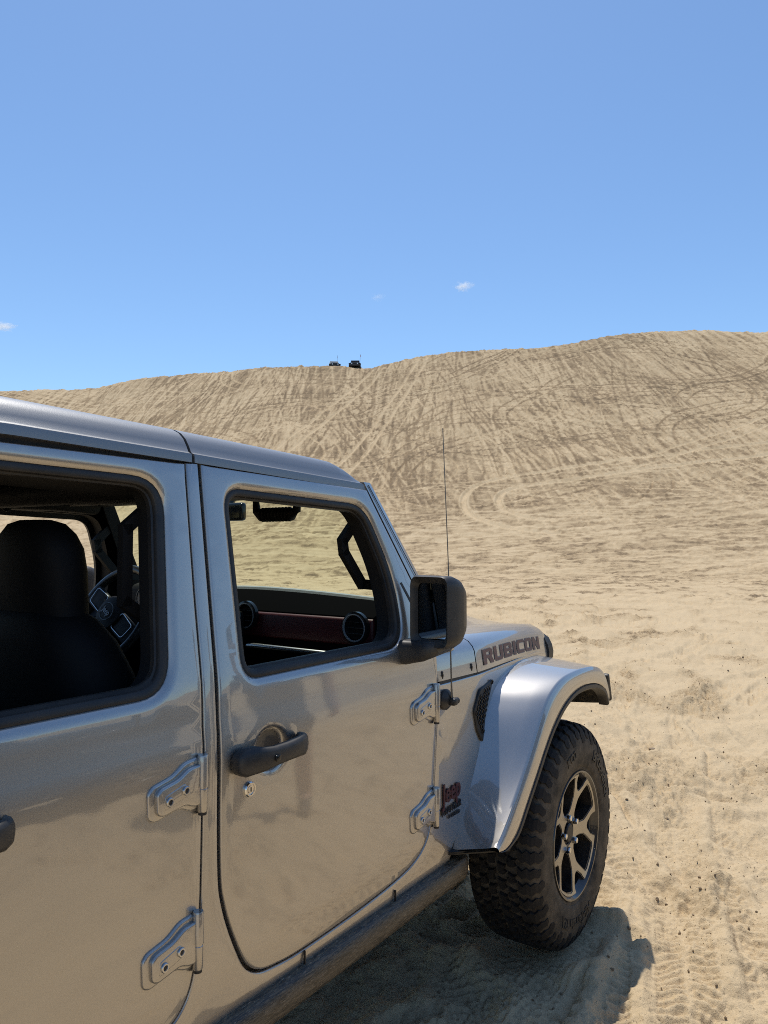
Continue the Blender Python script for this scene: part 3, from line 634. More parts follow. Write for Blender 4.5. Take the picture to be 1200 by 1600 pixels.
# block-letter decal on the hood side
GL = {'R': ([(0, 0), (0, 1), (.62, 1), (.78, .86), (.78, .56), (.66, .44), (.8, .12), (.8, 0), (.56, 0), (.42, .38), (.24, .38), (.24, 0)], [[(.24, .58), (.24, .80), (.52, .80), (.54, .76), (.54, .62), (.52, .58)]]),
      'U': ([(0, 1), (.24, 1), (.24, .26), (.28, .21), (.50, .21), (.54, .26), (.54, 1), (.78, 1), (.78, .14), (.64, 0), (.14, 0), (0, .14)], []),
      'B': ([(0, 0), (0, 1), (.62, 1), (.76, .87), (.76, .62), (.68, .52), (.78, .42), (.78, .13), (.64, 0)], [[(.24, .60), (.24, .80), (.50, .80), (.52, .77), (.52, .63), (.50, .60)], [(.24, .20), (.24, .41), (.52, .41), (.54, .38), (.54, .23), (.52, .20)]]),
      'I': ([(0, 0), (0, 1), (.25, 1), (.25, 0)], []),
      'C': ([(.14, 0), (0, .14), (0, .86), (.14, 1), (.74, 1), (.74, .78), (.29, .78), (.24, .73), (.24, .27), (.29, .22), (.74, .22), (.74, 0)], []),
      'O': ([(.14, 0), (0, .14), (0, .86), (.14, 1), (.64, 1), (.78, .86), (.78, .14), (.64, 0)], [[(.24, .26), (.24, .74), (.29, .79), (.49, .79), (.54, .74), (.54, .26), (.49, .21), (.29, .21)]]),
      'N': ([(0, 0), (0, 1), (.24, 1), (.54, .45), (.54, 1), (.78, 1), (.78, 0), (.54, 0), (.24, .55), (.24, 0)], [])}
def block_text(word, x0, x1, z0, hgt, Yf, eps, mat, name, parent, grow=0, slant=.0):
    tot = sum(max(p[0] for p in GL[ch][0])+.11 for ch in word)-.11; sx = (x1-x0)/tot; cx = 0; mb = MB()
    for ch in word:
        o, hs = GL[ch]; m = lambda P: [(x0+(cx+a)*sx, z0(x0+(cx+a)*sx)+b*hgt) for a, b in P]
        out = ccw(m(o)); hol = [ccw(m(h)) for h in hs]
        if grow: out = [tuple(p) for p in offset(dense(out, .004), grow)]; hol = [[tuple(p) for p in offset(dense(h, .004), -grow)] for h in hol]
        v, f = panel2d([tuple(p) for p in out], hol, 0); mb.add([(p[0], Yf(p[0], p[1])-eps, p[1]) for p in v], [tuple(map(int, t)) for t in f]); cx += max(p[0] for p in o)+.11
    return mb.build(name, mat, parent, smooth=False, recalc=False)
def hood_y(x, z):
    s = hood_sec(x); zz = [p[2] for p in s[:4]]; yy = [p[1] for p in s[:4]]; return float(np.interp(z, zz, yy))
zb = lambda x: hood_sec(x)[0][2]+.017
block_text('RUBICON', -.415, .285, zb, .050, hood_y, .0012, DECALRIM, 'decal_outline', hood, .0022)
block_text('RUBICON', -.415, .285, zb, .050, hood_y, .0022, DECAL, 'decal', hood)

# badges on the body side
def side_text(txt, size, x0, z0, bold, ext, mat, name, sx=1, slope=0, space=1.0, lift=.002):
    V, F = text_geo(txt, size, ext, bold, space)
    V = [(x0+v[0]*sx, -(W(x0+v[0]*sx, z0)+lift+v[2]), z0+v[1]+slope*v[0]*sx) for v in V]
    mk(name, V, F, mat, car, smooth=False, recalc=False)
side_text('Jeep', .086, -.721, .700, .0016, .0016, BADGE, 'badge', .74, .06, 1.02, .003)
side_text('WRANGLER', .031, -.730, .664, .0004, .0015, BADGEB, 'badge', .74, .05, 1.0, .002)
side_text('UNLIMITED', .0150, -.690, .649, .0002, .001, BADGEB, 'badge', 1.0, 0, 1.0, .002)

# side vent behind the fender
vp = rpoly([(-.515, .950), (-.472, 1.014), (-.345, 1.030), (-.365, 1.0), (-.425, .93), (-.455, .834), (-.495, .880)], .012, .012)
vent = panel('side_vent', vp, [], lambda x, z: W(x, z)+.006, -1, GLOSSB, car, roll=.004, thick=.012, grid=0)
vent.data.materials[0] = RUBBER
mb = MB(); vin = [tuple(p) for p in offset(ccw(dense(vp, .01)), -.012)]
for i in range(12):
    for j in range(9):
        x, z = -.52+.021*j+(.0105 if i % 2 else 0), .84+.0165*i
        if inside(vin, np.array([[x, z]]))[0]: mb.lathe([(.0095, -.0), (.0085, -.003), (.006, -.0035), (.005, -.0005), (0, -.0005)], 6, (x, -(W(x, z)+.006), z))
mb.build('vent_mesh', GLOSSB, vent)

# fenders
FB = [(-.648, .540), (-.642, .552), (-.620, .588), (-.585, .642), (-.530, .718), (-.475, .812), (-.425, .893), (-.375, .945), (-.318, .986), (-.21, 1.024), (-.05, 1.046), (.15, 1.042), (.28, 1.030), (.37, 1.005), (.412, .965)]
FO = [(-.646, .580), (-.630, .588), (-.598, .608), (-.550, .646), (-.474, .712), (-.396, .785), (-.325, .860), (-.258, .928), (-.190, .976), (-.085, 1.010), (.05, 1.018), (.17, 1.015), (.27, 1.004), (.345, .975), (.392, .925)]
FA = [(-.640, .564), (-.598, .558), (-.550, .566), (-.500, .588), (-.423, .660), (-.343, .735), (-.273, .802), (-.198, .862), (-.104, .915), (0, .946), (.10, .955), (.20, .949), (.29, .930), (.352, .900), (.390, .850)]
def fender(s, x0=0, mirror=False):
    n = 61; B, O, A = (smooth_path(P, n) for P in (FB, FO, FA)); secs = []; lip = []; lin = []
    sg = -1 if mirror else 1
    for i in range(n):
        yb = W(B[i][0], .9)-.003 if not mirror else .78; yo = .928; b, o, a = B[i], O[i], A[i]; r = .16
        S = [(b, yb), (b+(o-b)*.10, yb+(yo-yb)*.10), (b+(o-b)*.35, yb+(yo-yb)*.37), (b+(o-b)*.62, yb+(yo-yb)*.66), (b+(o-b)*.80, yb+(yo-yb)*.84), (b+(o-b)*.93, yo-.010), (b+(o-b)*.99, yo-.002), (o+(a-o)*.03, yo-.001), (o+(a-o)*.12, yo+.005), (o+(a-o)*.3, yo+.0085), (o+(a-o)*.80, yo+.0095), (o+(a-o)*.96, yo+.008), (a, yo+.003)]
        secs.append([(x0+sg*p[0], s*y, p[1]) for p, y in S])
        c = np.array([.0, .40]); din = (c-a)/np.linalg.norm(c-a)
        lip.append([(x0+sg*p[0], s*y, p[1]) for p, y in ((a, yo+.001), (a+din*.004, yo+.010), (a+din*.016, yo+.011), (a+din*.022, yo+.004), (a+din*.022, yo-.03), (a, yo-.03))])
        e = a+din*.012; lin.append([(x0+sg*p[0], s*y, p[1]) for p, y in ((e, yo-.012), (e+din*.006, yo-.06), (e+din*.02, .72), (e+din*.12, .58), (b-(0, .05), .60), (b-(0, .012), yb))])
    f = MB().loft(secs, False).build('fender', PAINT, car, angle=55)
    MB().loft(lip).build('fender_trim', PLASTIC, f, angle=50)
    MB().loft(lin, True).build('fender_liner', MUD, f)
    m = MB(); b, o, a = B[-1], O[-1], A[-1]                                    # closing lip at the front tip
    m.rbox((x0+sg*(a[0]+.006), s*.86, .905), (.022, .16, .12), .008, 2, Matrix.Rotation(sg*-.3, 4, 'Y'))
    m.build('fender_tip', PLASTIC, f)
    MB().loft([[(x0+sg*(-.672), s*.775, .530), (x0+sg*(-.672), s*.785, .541), (x0+sg*(-.672), s*.70, .541)], [(x0+sg*(-.545), s*.925, .535), (x0+sg*(-.545), s*.934, .553), (x0+sg*(-.56), s*.70, .553)]]).build('fender_foot', PLASTIC, f)
for s in (-1, 1): fender(s); fender(s, -3.008, True)

# wheels
def wheel(xc, yc, s):
    R = .405; root = bpy.data.objects.new('wheel', None); COL.objects.link(root); root.parent = car; root.location = (xc+.012, yc, .419); root.rotation_euler = (0, .10*(1+abs(xc)), 0)
    t = s                                        # outward direction along y
    W_ = lambda y: y*(.90 if y < 0 else 1)
    prof = [(.222, -.125), (.228, -.132), (.25, -.140), (.30, -.146), (.340, -.143), (.366, -.134), (.382, -.120), (.390, -.10), (.392, 0), (.390, .10), (.382, .120), (.366, .134), (.340, .143), (.30, .146), (.262, .142), (.246, .139), (.243, .136), (.238, .136), (.228, .131), (.222, .125)]
    ty = MB().lathe([(r, W_(y)*t) for r, y in prof], 96).build('tyre', SIDEWALL, root)
    def blk(a0, poly, r0, r1, mb, taper=.9, side=None):
        c = np.mean(poly, 0); V = []
        for rr, k in ((r0, 1.0), (r1, taper)):
            for a, y in poly:
                a2 = c[0]+(a-c[0])*k; y2 = c[1]+(y-c[1])*k; q = a0+a2/R; V.append((rr*math.cos(q), t*W_(y2), rr*math.sin(q)))
        n = len(poly); F = [tuple(range(n, 2*n))]+[(i, (i+1) % n, n+(i+1) % n, n+i) for i in range(n)]; mb.add(V, F)
    tread = MB(); nb = 46; pitch = 2*math.pi*R/nb; h = pitch
    jit = random.Random(3)
    for k in range(nb):
        a0 = 2*math.pi*k/nb
        for sg in (1, -1):
            ph = (0 if sg > 0 else .5*pitch)/R; q1 = jit.uniform(.92, 1.06)*h
            # interlocking centre block, zig-zag second row
            blk(a0+ph, [(-.40*q1, .004*sg), (-.12*q1, .002*sg), (.02*q1, .011*sg), (.36*q1, .007*sg), (.42*q1, .026*sg), (.20*q1, .038*sg), (.04*q1, .030*sg), (-.28*q1, .036*sg), (-.30*q1, .020*sg)], .386, R, tread, .78)
            blk(a0+ph+.5*h/R, [(-.40*q1, .042*sg), (-.10*q1, .046*sg), (.06*q1, .036*sg), (.30*q1, .040*sg), (.36*q1, .058*sg), (.22*q1, .074*sg), (-.02*q1, .066*sg), (-.30*q1, .076*sg), (-.24*q1, .058*sg)], .386, R-.0005, tread, .78)
            # shoulder lugs: zig-zag bars that wrap over onto the sidewall, alternately long and short
            long_ = k % 2; w0 = (.26 if long_ else .215)*h
            stn = [(.079, R-.0015, -.10), (.094, R-.003, .10), (.108, R-.006, -.06), (.120, R-.013, .12), (.131, R-.026, -.02), (.1385, R-.043, .14)]+([(.1435, R-.060, .0), (.1455, R-.072, .10)] if long_ else [(.1425, R-.055, .04)])
            V = []; m_ = len(stn)
            for j, (yy, r_, z_) in enumerate(stn):
                ww = w0*(1.25 if 1 < j < m_-1 else 1.0)*(1 if j < m_-1 else .7); dpt = .017 if j < 4 else .009; yi = yy-(.004 if j < 3 else .010)
                for da, rr, y2 in ((-ww*1.12, r_-dpt, yi), (-ww, r_, yy), (ww, r_, yy), (ww*1.12, r_-dpt, yi)):
                    q = a0+ph+(da+z_*h)/R; V.append((rr*math.cos(q), t*W_(sg*y2), rr*math.sin(q)))
            F = [(4*j+i, 4*j+i+1, 4*j+5+i, 4*j+4+i) for j in range(m_-1) for i in range(3)]+[(0, 1, 2, 3), (4*m_-4, 4*m_-3, 4*m_-2, 4*m_-1)]
            tread.add(V, F)
    tr = tread.build('tread', TYRE, root, smooth=False)
    sip = MB()
    # raised lettering round the sidewall
    def arc_text(txt, size, r0, a_start, bold):
        a_start += .10
        V, F = text_geo(txt, size, .0022, bold); out = []
        for x, y, z in V:
            r = r0+y; q = a_start-x/(r0+size*.35); yy = np.interp(r, [.262, .30, .345, .375], [.142, .146, .143, .134])
            out.append((r*math.cos(q), t*(yy+z+.0012), r*math.sin(q)))
        return out, F
    if s < 0 and xc > -1:
        for args in (('BFGoodrich', .050, .285, math.radians(60), .0014), ('KO2', .044, .290, math.radians(112), .001), ('All-Terrain T/A', .046, .287, math.radians(-72), .0012)): MB().add(*arc_text(*args)).build('sidewall_lettering', LETTER, root, smooth=False, recalc=False)
    rim = MB().lathe([(.0, .02*t), (.10, .015*t), (.17, -.01*t), (.196, -.03*t), (.203, -.10*t), (.203, .05*t), (.208, .105*t), (.216, .122*t), (.222, .128*t), (.228, .131*t), (.231, .133*t), (.229, .138*t), (.224, .138*t), (.219, .134*t), (.214, .122*t), (.206, .112*t)], 72).build('rim', BLACKALU, root)
    def facey(r): return np.interp(r, [0, .06, .12, .20, .216], [.098, .100, .108, .122, .128])
    def face(grow, lift, depth, mat, nm):
        P = lambda r, a: (r*math.cos(math.radians(a)), r*math.sin(math.radians(a)))
        out = []; holes = []
        for k in range(5):
            b = 72*k
            out += [P(.2145, b-12.5), P(.185, b-11.0), P(.158, b-4.5), P(.154, b), P(.158, b+4.5), P(.185, b+11.0), P(.2145, b+12.5)]+[P(.2145, b+a) for a in (18, 24, 30, 36, 42, 48, 54)]
            holes.append([P(.068, b+36), P(.072, b+24), P(.080, b+17), P(.100, b+12.5), P(.130, b+10.5), P(.150, b+13), P(.180, b+17.0), P(.203, b+19.5), P(.2065, b+24), P(.207, b+36), P(.2065, b+48), P(.203, b+52.5), P(.180, b+55), P(.150, b+59), P(.130, b+61.5), P(.100, b+59.5), P(.080, b+55), P(.072, b+48)])
        holes.append([P(.047, a) for a in range(0, 360, 12)])
        o2 = [tuple(p) for p in offset(ccw(dense(out, .01)), grow)]; h2 = [[tuple(p) for p in offset(ccw(dense(h, .01)), -grow)] for h in holes]
        v, f = panel2d(o2, h2, 0); Y = lambda x, z: t*(facey(math.hypot(x, z))+lift)
        m = MB().add([(x, Y(x, z), z) for x, z in v], [tuple(map(int, q)) for q in f])
        for lp in [o2]+h2: m.loft([[(x, Y(x, z), z) for x, z in lp], [(x, Y(x, z)-t*depth, z) for x, z in lp]], True, False)
        return m.build(nm, mat, root, angle=30)
    face(.0035, 0, .045, BLACKALU, 'spoke_backing'); face(-.0006, .0025, .006, ALU, 'spoke_face')
    MB().lathe([(.075, .06*t), (.072, .088*t), (.055, .094*t), (.034, .094*t), (.034, .104*t), (.030, .108*t), (.0, .110*t)], 40).build('hub_cap', RUBBER, root)
    for k in range(5):
        q = math.radians(72*k+36); c = (.0600*math.cos(q), 0, .0600*math.sin(q))
        MB().lathe([(.0125, .085*t), (.0125, .112*t), (.010, .118*t), (0, .119*t)], 6, c).build('lug_nut', CHROME, root)
    MB().lathe([(.0, -.06*t), (.165, -.06*t), (.165, -.035*t), (.0, -.035*t)], 40).build('brake_disc', STEEL, root)
    return root
wheel(0, -.80, -1); wheel(0, .80, 1); wheel(-3.008, -.80, -1); wheel(-3.008, .80, 1)

# rock rail
for s in (-1, 1):
    secs = []
    for x in list(np.linspace(-2.46, -.60, 24))+[-.56, -.535, -.525]:
        k = 1 if x < -.57 else max(.25, 1-(x+.57)/.06)
        zc = float(np.interp(x, [-2.4, -1.6, -.53], [.462, .466, .476])); pr = [(.70, -.026), (.70, .034), (.770, .036), (.790, .032), (.801, .022), (.805, -.022), (.799, -.034), (.786, -.040), (.74, -.040)]
        secs.append([(x, s*(.70+(y-.70)*k), zc+z*k) for y, z in pr])
    rl = MB().loft(secs).build('rock_rail', RAIL, car, angle=45)
# floor, bumper, grille, headlights, chassis
MB().rbox((-1.55, 0, .50), (2.7, 1.40, .06), .02).build('floor_pan', DARK, car)
MB().rbox((-.10, 0, .70), (.9, .86, .40), .05).build('engine_bay', DARK, car)
for s in (-1, 1): MB().rbox((-1.4, s*.42, .42), (4.2, .09, .12), .02).build('chassis_rail', DARK, car)
for xa in (0, -3.008): MB().tube([(xa, -.66, .40), (xa, .66, .40)], .045, 16).build('axle', DARK, car)
MB().rbox((-.73, 0, .82), (.05, 1.42, .62), .01).build('firewall', DARK, car)
MB().rbox((.485, 0, .85), (.06, 1.22, .36), .03).build('grille', PAINT, car)
for k in range(7): MB().rbox((.505, (k-3)*.085, .86), (.035, .045, .24), .015).build('grille_slot', RUBBER, car)
for s in (-1, 1): MB().lathe([(.0, .03), (.07, .025), (.09, .01), (.095, 0)], 28).xf(Matrix.Translation((.50, s*.46, .90)) @ Matrix.Rotation(-math.pi/2, 4, 'Z')).build('headlight', LENS, car)
MB().rbox((.66, 0, .585), (.18, 1.30, .17), .03).build('front_bumper', PLASTIC, car)

# antenna
yb = -(W(-.70, 1.02))
an = MB().lathe([(.032, 0), (.032, -.006), (.024, -.014), (.012, -.018), (.0, -.019)], 24, (-.697, yb, 1.017)).rbox((-.690, yb-.024, 1.012), (.026, .030, .024), .008).tube([(-.692, yb-.022, 1.012), (-.664, yb-.026, 1.012)], .010, 12).build('antenna_base', PLASTIC, car)
MB().tube([(-.692, yb-.022, 1.02), (-.694, yb-.022, 1.06), (-.705, yb-.018, 1.45), (-.722, yb-.010, 1.862)], [.0038, .0026, .0016, .0013], 8).build('antenna_mast', STEEL, an)

# door mirror
def mirror(s):
    ys = lambda y: s*y
    root = None
    def ring(x, y0, y1, z0, z1, r, tilt=0):
        P = rpoly([(y0, z0), (y1, z0), (y1, z1), (y0, z1)], r, .03); return [(x-(y2-.85)*.10, ys(y2), z) for y, z in P for y2 in [.788+(y-.777)*.86]]
    secs = [ring(-.898, .800, .915, 1.228, 1.388, .018), ring(-.915, .788, .927, 1.216, 1.400, .024), ring(-.918, .781, .934, 1.209, 1.407, .028), ring(-.908, .777, .938, 1.205, 1.411, .030), ring(-.875, .777, .945, 1.205, 1.409, .03), ring(-.845, .785, .948, 1.212, 1.400, .035), ring(-.815, .80, .940, 1.228, 1.385, .04), ring(-.795, .83, .91, 1.26, 1.35, .035)]
    n = min(len(q) for q in secs)
    def res(q):
        q = np.array(q+[q[0]]); d = np.r_[0, np.cumsum(np.linalg.norm(np.diff(q, axis=0), axis=1))]; u = np.linspace(0, d[-1], 49)[:-1]; return [tuple(np.interp(u[k], d, q[:, j]) for j in range(3)) for k in range(48)]
    secs = [res(q) for q in secs]
    m = MB().loft(secs, True, False); m.F.append(tuple(range(7*48, 8*48)))
    h = m.build('door_mirror', PLASTIC, car, angle=40)
    g = [(x+.014+(abs(y)-.85)*.22+(z-1.31)*.02, y, z) for x, y, z in res(ring(-.9, .797, .918, 1.225, 1.391, .018))]; mk('mirror_glass', g, [tuple(range(48))], MIRROR, h, smooth=False)
    st = []
    for y, x0, x1, z0, z1 in ((.768, -.940, -.80, 1.152, 1.224), (.785, -.937, -.795, 1.152, 1.223), (.81, -.930, -.79, 1.158, 1.223), (.84, -.935, -.79, 1.165, 1.223), (.87, -.925, -.80, 1.178, 1.222), (.885, -.915, -.815, 1.192, 1.220)):
        P = rpoly([(x0, z0), (x1, z0+.012), (x1, z1), (x0, z1)], .02, .05); st.append([(x, ys(y), z) for x, z in P])
    st = [res(q) for q in st]; MB().loft(st).build('mirror_stalk', PLASTIC, h)
for s in (-1, 1): mirror(s)
# small black sail piece in the window corner
MB().loft([[(x, -(Wd(x, z)-.004), z) for x, z in ((-.875, 1.385), (-.862, 1.39), (-.80, 1.29), (-.800, 1.255), (-.835, 1.205), (-.845, 1.21), (-.812, 1.262), (-.812, 1.285))], [(x, -(Wd(x, z)+.0012), z) for x, z in ((-.875, 1.385), (-.865, 1.386), (-.803, 1.288), (-.803, 1.258), (-.838, 1.208), (-.843, 1.212), (-.812, 1.264), (-.812, 1.284))]]).build('mirror_sail_seal', RUBBER, doors[('f', -1)])

# ------------------------------------------------------------------ cabin
# dashboard
secs = []
for y in np.linspace(-.70, .70, 15):
    c2 = 1-(abs(y)/.7)**1.6
    secs.append([(-.705, y, 1.05), (-.705, y, 1.296+.034*c2), (-.718, y, 1.306+.032*c2), (-.74, y, 1.303+.026*c2), (-.80, y, 1.285+.014*c2), (-.842, y, 1.272), (-.845, y, 1.16), (-.84, y, 1.12), (-.80, y, .95), (-.705, y, .90)])
dash = MB().loft(secs).build('dashboard', simple('soft_dash_vinyl', (.006, .006, .0065), .9, bscale=500, bstr=.2, spec=.0), car, angle=30)
MB().rbox((-.846, -.26, 1.225), (.02, .72, .085), .012, 3).build('dash_fascia', DASHRED, dash)
MB().rbox((-.846, .56, 1.225), (.02, .18, .085), .012, 3).build('dash_fascia', DASHRED, dash)
MB().loft([[(-.703, y, 1.303+.033*c_), (-.708, y, 1.312+.034*c_), (-.722, y, 1.311+.032*c_), (-.728, y, 1.302+.030*c_)] for y in np.linspace(-.66, .66, 12) for c_ in [1-(abs(y)/.7)**1.6]], False).build('dash_top', GREENEDGE, dash)  # pale strip at the glass, cowl reflection put into its colour
for y, z in ((-.559, 1.240), (-.088, 1.254), (.10, 1.254), (.60, 1.24)):
    v = MB().lathe([(.050, 0), (.050, .014), (.040, .016), (.038, .004), (.0, .002)], 36).xf(Matrix.Translation((-.856, y, z)) @ Matrix.Rotation(math.pi/2, 4, 'Z')).build('air_vent', GLOSSB, dash)
    MB().lathe([(.0405, .0150), (.0435, .0195), (.0405, .0205), (.0385, .0150)], 40).xf(Matrix.Translation((-.856, y, z)) @ Matrix.Rotation(math.pi/2, 4, 'Z')).build('vent_ring', RINGS, dash)
    m = MB()
    for k in (-1, 0, 1): m.rbox((-.868, y, z+k*.018), (.006, .07, .003), .001, 1)
    m.build('vent_slat', PLASTIC, dash)
MB().tube([(-.90, -.13, 1.157), (-.905, -.16, 1.160), (-.905, -.50, 1.158), (-.88, -.53, 1.156)], .0085, 10).build('dash_grab_bar', SILVERTRIM, dash)
MB().rbox((-.89, 0.02, 1.19), (.03, .22, .16), .01).build('screen', GLOSSB, dash)
MB().rbox((-.80, .37, 1.30), (.16, .34, .10), .03, 3).build('instrument_hood', DARK, dash)
for y in (.30, .44):
    MB().lathe([(.042, 0), (.044, .004), (.041, .004), (.040, .001), (0, .001)], 32).xf(Matrix.Translation((-.884, y, 1.29)) @ Matrix.Rotation(math.pi/2, 4, 'Z')).build('gauge_ring', RINGS, dash)
# steering wheel
TILT = Matrix.Translation((-1.05, .40, 1.245)) @ Matrix.Rotation(math.radians(-62), 4, 'Y') @ Matrix.Rotation(math.radians(-116), 4, 'Z')   # local Z = towards the driver
sw = MB().tube([(.182*math.cos(q), .182*math.sin(q), 0) for q in [2*math.pi*k/48 for k in range(49)]], .0155, 12, False).xf(TILT).build('steering_wheel', simple('wheel_rim_leather', (.03, .03, .031), .32), car)
m = MB().lathe([(.068, -.03), (.072, 0), (.064, .022), (.04, .030), (0, .032)], 36, axis='Z')
for a in (0, math.pi): m.rbox((.115*math.cos(a), .0, .004), (.12, .075, .02), .008)
m.rbox((0, -.115, 0), (.05, .13, .018), .006).xf(TILT).build('steering_hub', DARK, sw)
MB().tube([(.040*math.cos(q), .031*math.sin(q), .0325) for q in [2*math.pi*k/36 for k in range(37)]], .0010, 6, False).xf(TILT).build('hub_ring', RINGS, sw)
for a in (-1, 1):
    P = rpoly([(a*.058, -.028), (a*.150, -.026), (a*.158, .030), (a*.066, .036)], .012, .02)
    MB().tube([(x, y, .017) for x, y in P+[P[0]]], .0015, 6, False).xf(TILT).build('spoke_trim', SILVERTRIM, sw)
V, F = text_geo('Jeep', .030, .0005, .0004); V = V-np.array([V[:, 0].mean(), .009, 0])
MB().add([(p[0], p[1], p[2]+.0335) for p in V], F).xf(TILT).build('hub_emblem', RINGS, sw, smooth=False, recalc=False)
MB().tube([(-1.04, .37, 1.24), (-.82, .37, 1.12)], .04, 14).build('steering_column', DARK, sw)
# seats
def blobbox(c, size, M, r, seg=5): return MB().rbox(c, size, r, seg, M)
def seat(y, x=-1.668):
    Mt = Matrix.Rotation(math.radians(-14), 4, 'Y')
    secs = []
    for z, wd, th in ((.62, .22, .10), (.70, .245, .115), (.85, .252, .12), (1.0, .255, .115), (1.12, .25, .105), (1.22, .235, .095), (1.29, .205, .082), (1.335, .16, .066), (1.36, .11, .045)):
        xc = x+.03-(z-.62)*.235; ring = []
        for k in range(28):
            q = 2*math.pi*k/28; cc, ss = math.cos(q), math.sin(q); e = .55
            ring.append((xc+th*math.copysign(abs(ss)**.75, ss)-.02*(abs(cc)**3)*-1, y+wd*math.copysign(abs(cc)**e, cc), z))
        secs.append(ring)
    st = MB().loft(secs).build('seat', LEATHER, car, angle=60)
    secs = []
    for z, wr, wl, th in ((1.27, .17, .22, .06), (1.33, .140, .19, .060), (1.38, .138, .150, .066), (1.44, .140, .125, .068), (1.49, .134, .108, .066), (1.522, .115, .088, .058), (1.545, .085, .062, .046), (1.554, .050, .035, .025)):
        xc = x-.128-(z-1.33)*.10; secs.append([(xc+th*math.copysign(abs(math.sin(q))**.8, math.sin(q)), y+(wl if math.cos(q) > 0 else wr)*math.copysign(abs(math.cos(q))**.7, math.cos(q)), z) for q in [2*math.pi*k/28 for k in range(28)]])
    MB().loft(secs).build('headrest', LEATHER, st, angle=60)
    MB().rbox((x+.28, y, .68), (.54, .52, .17), .06, 4).build('seat_cushion', LEATHER, st)
for y in (-.37, .37): seat(y)
MB().rbox((-2.68, 0, 1.0), (.16, 1.2, .60), .06, 4).rbox((-2.42, 0, .72), (.5, 1.2, .16), .05, 3).build('rear_bench', LEATHER, car)
MB().rbox((-1.35, 0, .80), (.75, .20, .26), .03, 3).build('centre_console', DARK, car)
# roll bars
m = MB()
for s in (-1, 1):
    m.tube([(-1.58, s*.64, .70), (-1.58, s*.62, 1.15), (-1.575, s*.565, 1.55), (-1.57, s*.54, 1.625), (-1.50, s*.535, 1.650), (-1.2, s*.545, 1.652), (-1.02, s*.56, 1.645)], .034, 12)
    m.tube([(-1.57, s*.56, 1.63), (-2.3, s*.56, 1.66), (-2.75, s*.57, 1.62), (-2.95, s*.60, 1.2)], .034, 12)
m.tube([(-1.57, -.56, 1.640), (-1.57, .56, 1.640)], .034, 12).tube([(-2.75, -.57, 1.63), (-2.75, .57, 1.63)], .034, 12)
m.build('roll_bar', DARK, car)
for s in (-1, 1):                                        # padded B-post covers
    MB().loft([[(xr_, s*yo_, z), (-1.60, s*yo_, z), (-1.60, s*yi_, z), (xr_, s*yi_, z)] for z in np.linspace(.6, 1.66, 10) for yo_ in [W(-1.7, z)-.068] for yi_ in [W(-1.7, z)-.115] for xr_ in [-1.690-(yi_-.60)*.78]]).build('b_post_trim', DARK, car)
# A-pillar and B-post grab handles: angular loops
def loop_handle(pts, y, r, s=-1, name='grab_handle', h=.009):
    m = MB(); P = [(p[0], s*y, p[1]) for p in pts]; secs = []
    n = len(P)
    for k in range(n-1):
        a, b = Vector(P[k]), Vector(P[k+1]); d = (b-a).normalized(); u = d.cross(Vector((0, 1, 0))).normalized()
        m.loft([[a-d*.008+u*r+Vector((0, h, 0)), a-d*.008-u*r+Vector((0, h, 0)), a-d*.008-u*r-Vector((0, h, 0)), a-d*.008+u*r-Vector((0, h, 0))], [b+d*.008+u*r+Vector((0, h, 0)), b+d*.008-u*r+Vector((0, h, 0)), b+d*.008-u*r-Vector((0, h, 0)), b+d*.008+u*r-Vector((0, h, 0))]])
    return m.build(name, DARK, car, angle=20)
for s in (-1, 1):
    loop_handle([(-.905, 1.585), (-.985, 1.510), (-.978, 1.475), (-.888, 1.378), (-.79, 1.368)], .60, .015, s)
    loop_handle([(-1.66, 1.605), (-1.748, 1.535), (-1.748, 1.375), (-1.66, 1.315)], .602, .013, s)
# soft grips hung under the front bar, mirror and visors
def grip(x, y, z):
    m = MB(); pts = [(x, y-.09, z+.05), (x, y-.085, z+.012), (x, y-.065, z), (x, y+.065, z), (x, y+.085, z+.012), (x, y+.09, z+.05)]
    m.tube(pts, [.010, .014, .021, .021, .014, .010], 12)
    for k in range(9): m.lathe([(.0215, -.004), (.0235, 0), (.0215, .004)], 14, (x, y-.056+k*.014, z))
    m.build('grip_strap', LEATHER, car)
grip(-.985, -.335, 1.594); grip(-1.40, .56, 1.63)
MB().rbox((-.845, .045, 1.615), (.03, .20, .065), .012, 3).tube([(-.83, .045, 1.63), (-.80, .045, 1.67)], .012, 8).build('rear_view_mirror', GLOSSB, car)
for y in (-.36, .36): MB().rbox((-1.08, y, 1.652), (.16, .42, .016), .007, 2, Matrix.Rotation(math.radians(-6), 4, 'Y')).build('sun_visor', LINER, car)

# a second vehicle of the same kind stands beside it, out of the picture: it is what the doors mirror
OTHERP = simple('graphite_paint', (.035, .034, .034), .4, 0, coat=.3)
def copy_tree(o, parent=None):
    c = o.copy(); COL.objects.link(c); c.parent = parent
    for sl in c.material_slots:
        if sl.material in (PAINT, ROOFP): sl.link = 'OBJECT'; sl.material = OTHERP
    for ch in list(o.children): copy_tree(ch, c)
    return c
nb_ = copy_tree(car); nb_.location = (.15, -4.35, 0); nb_['label'] = 'graphite off-road vehicle, out of view but mirrored in the doors of the first'
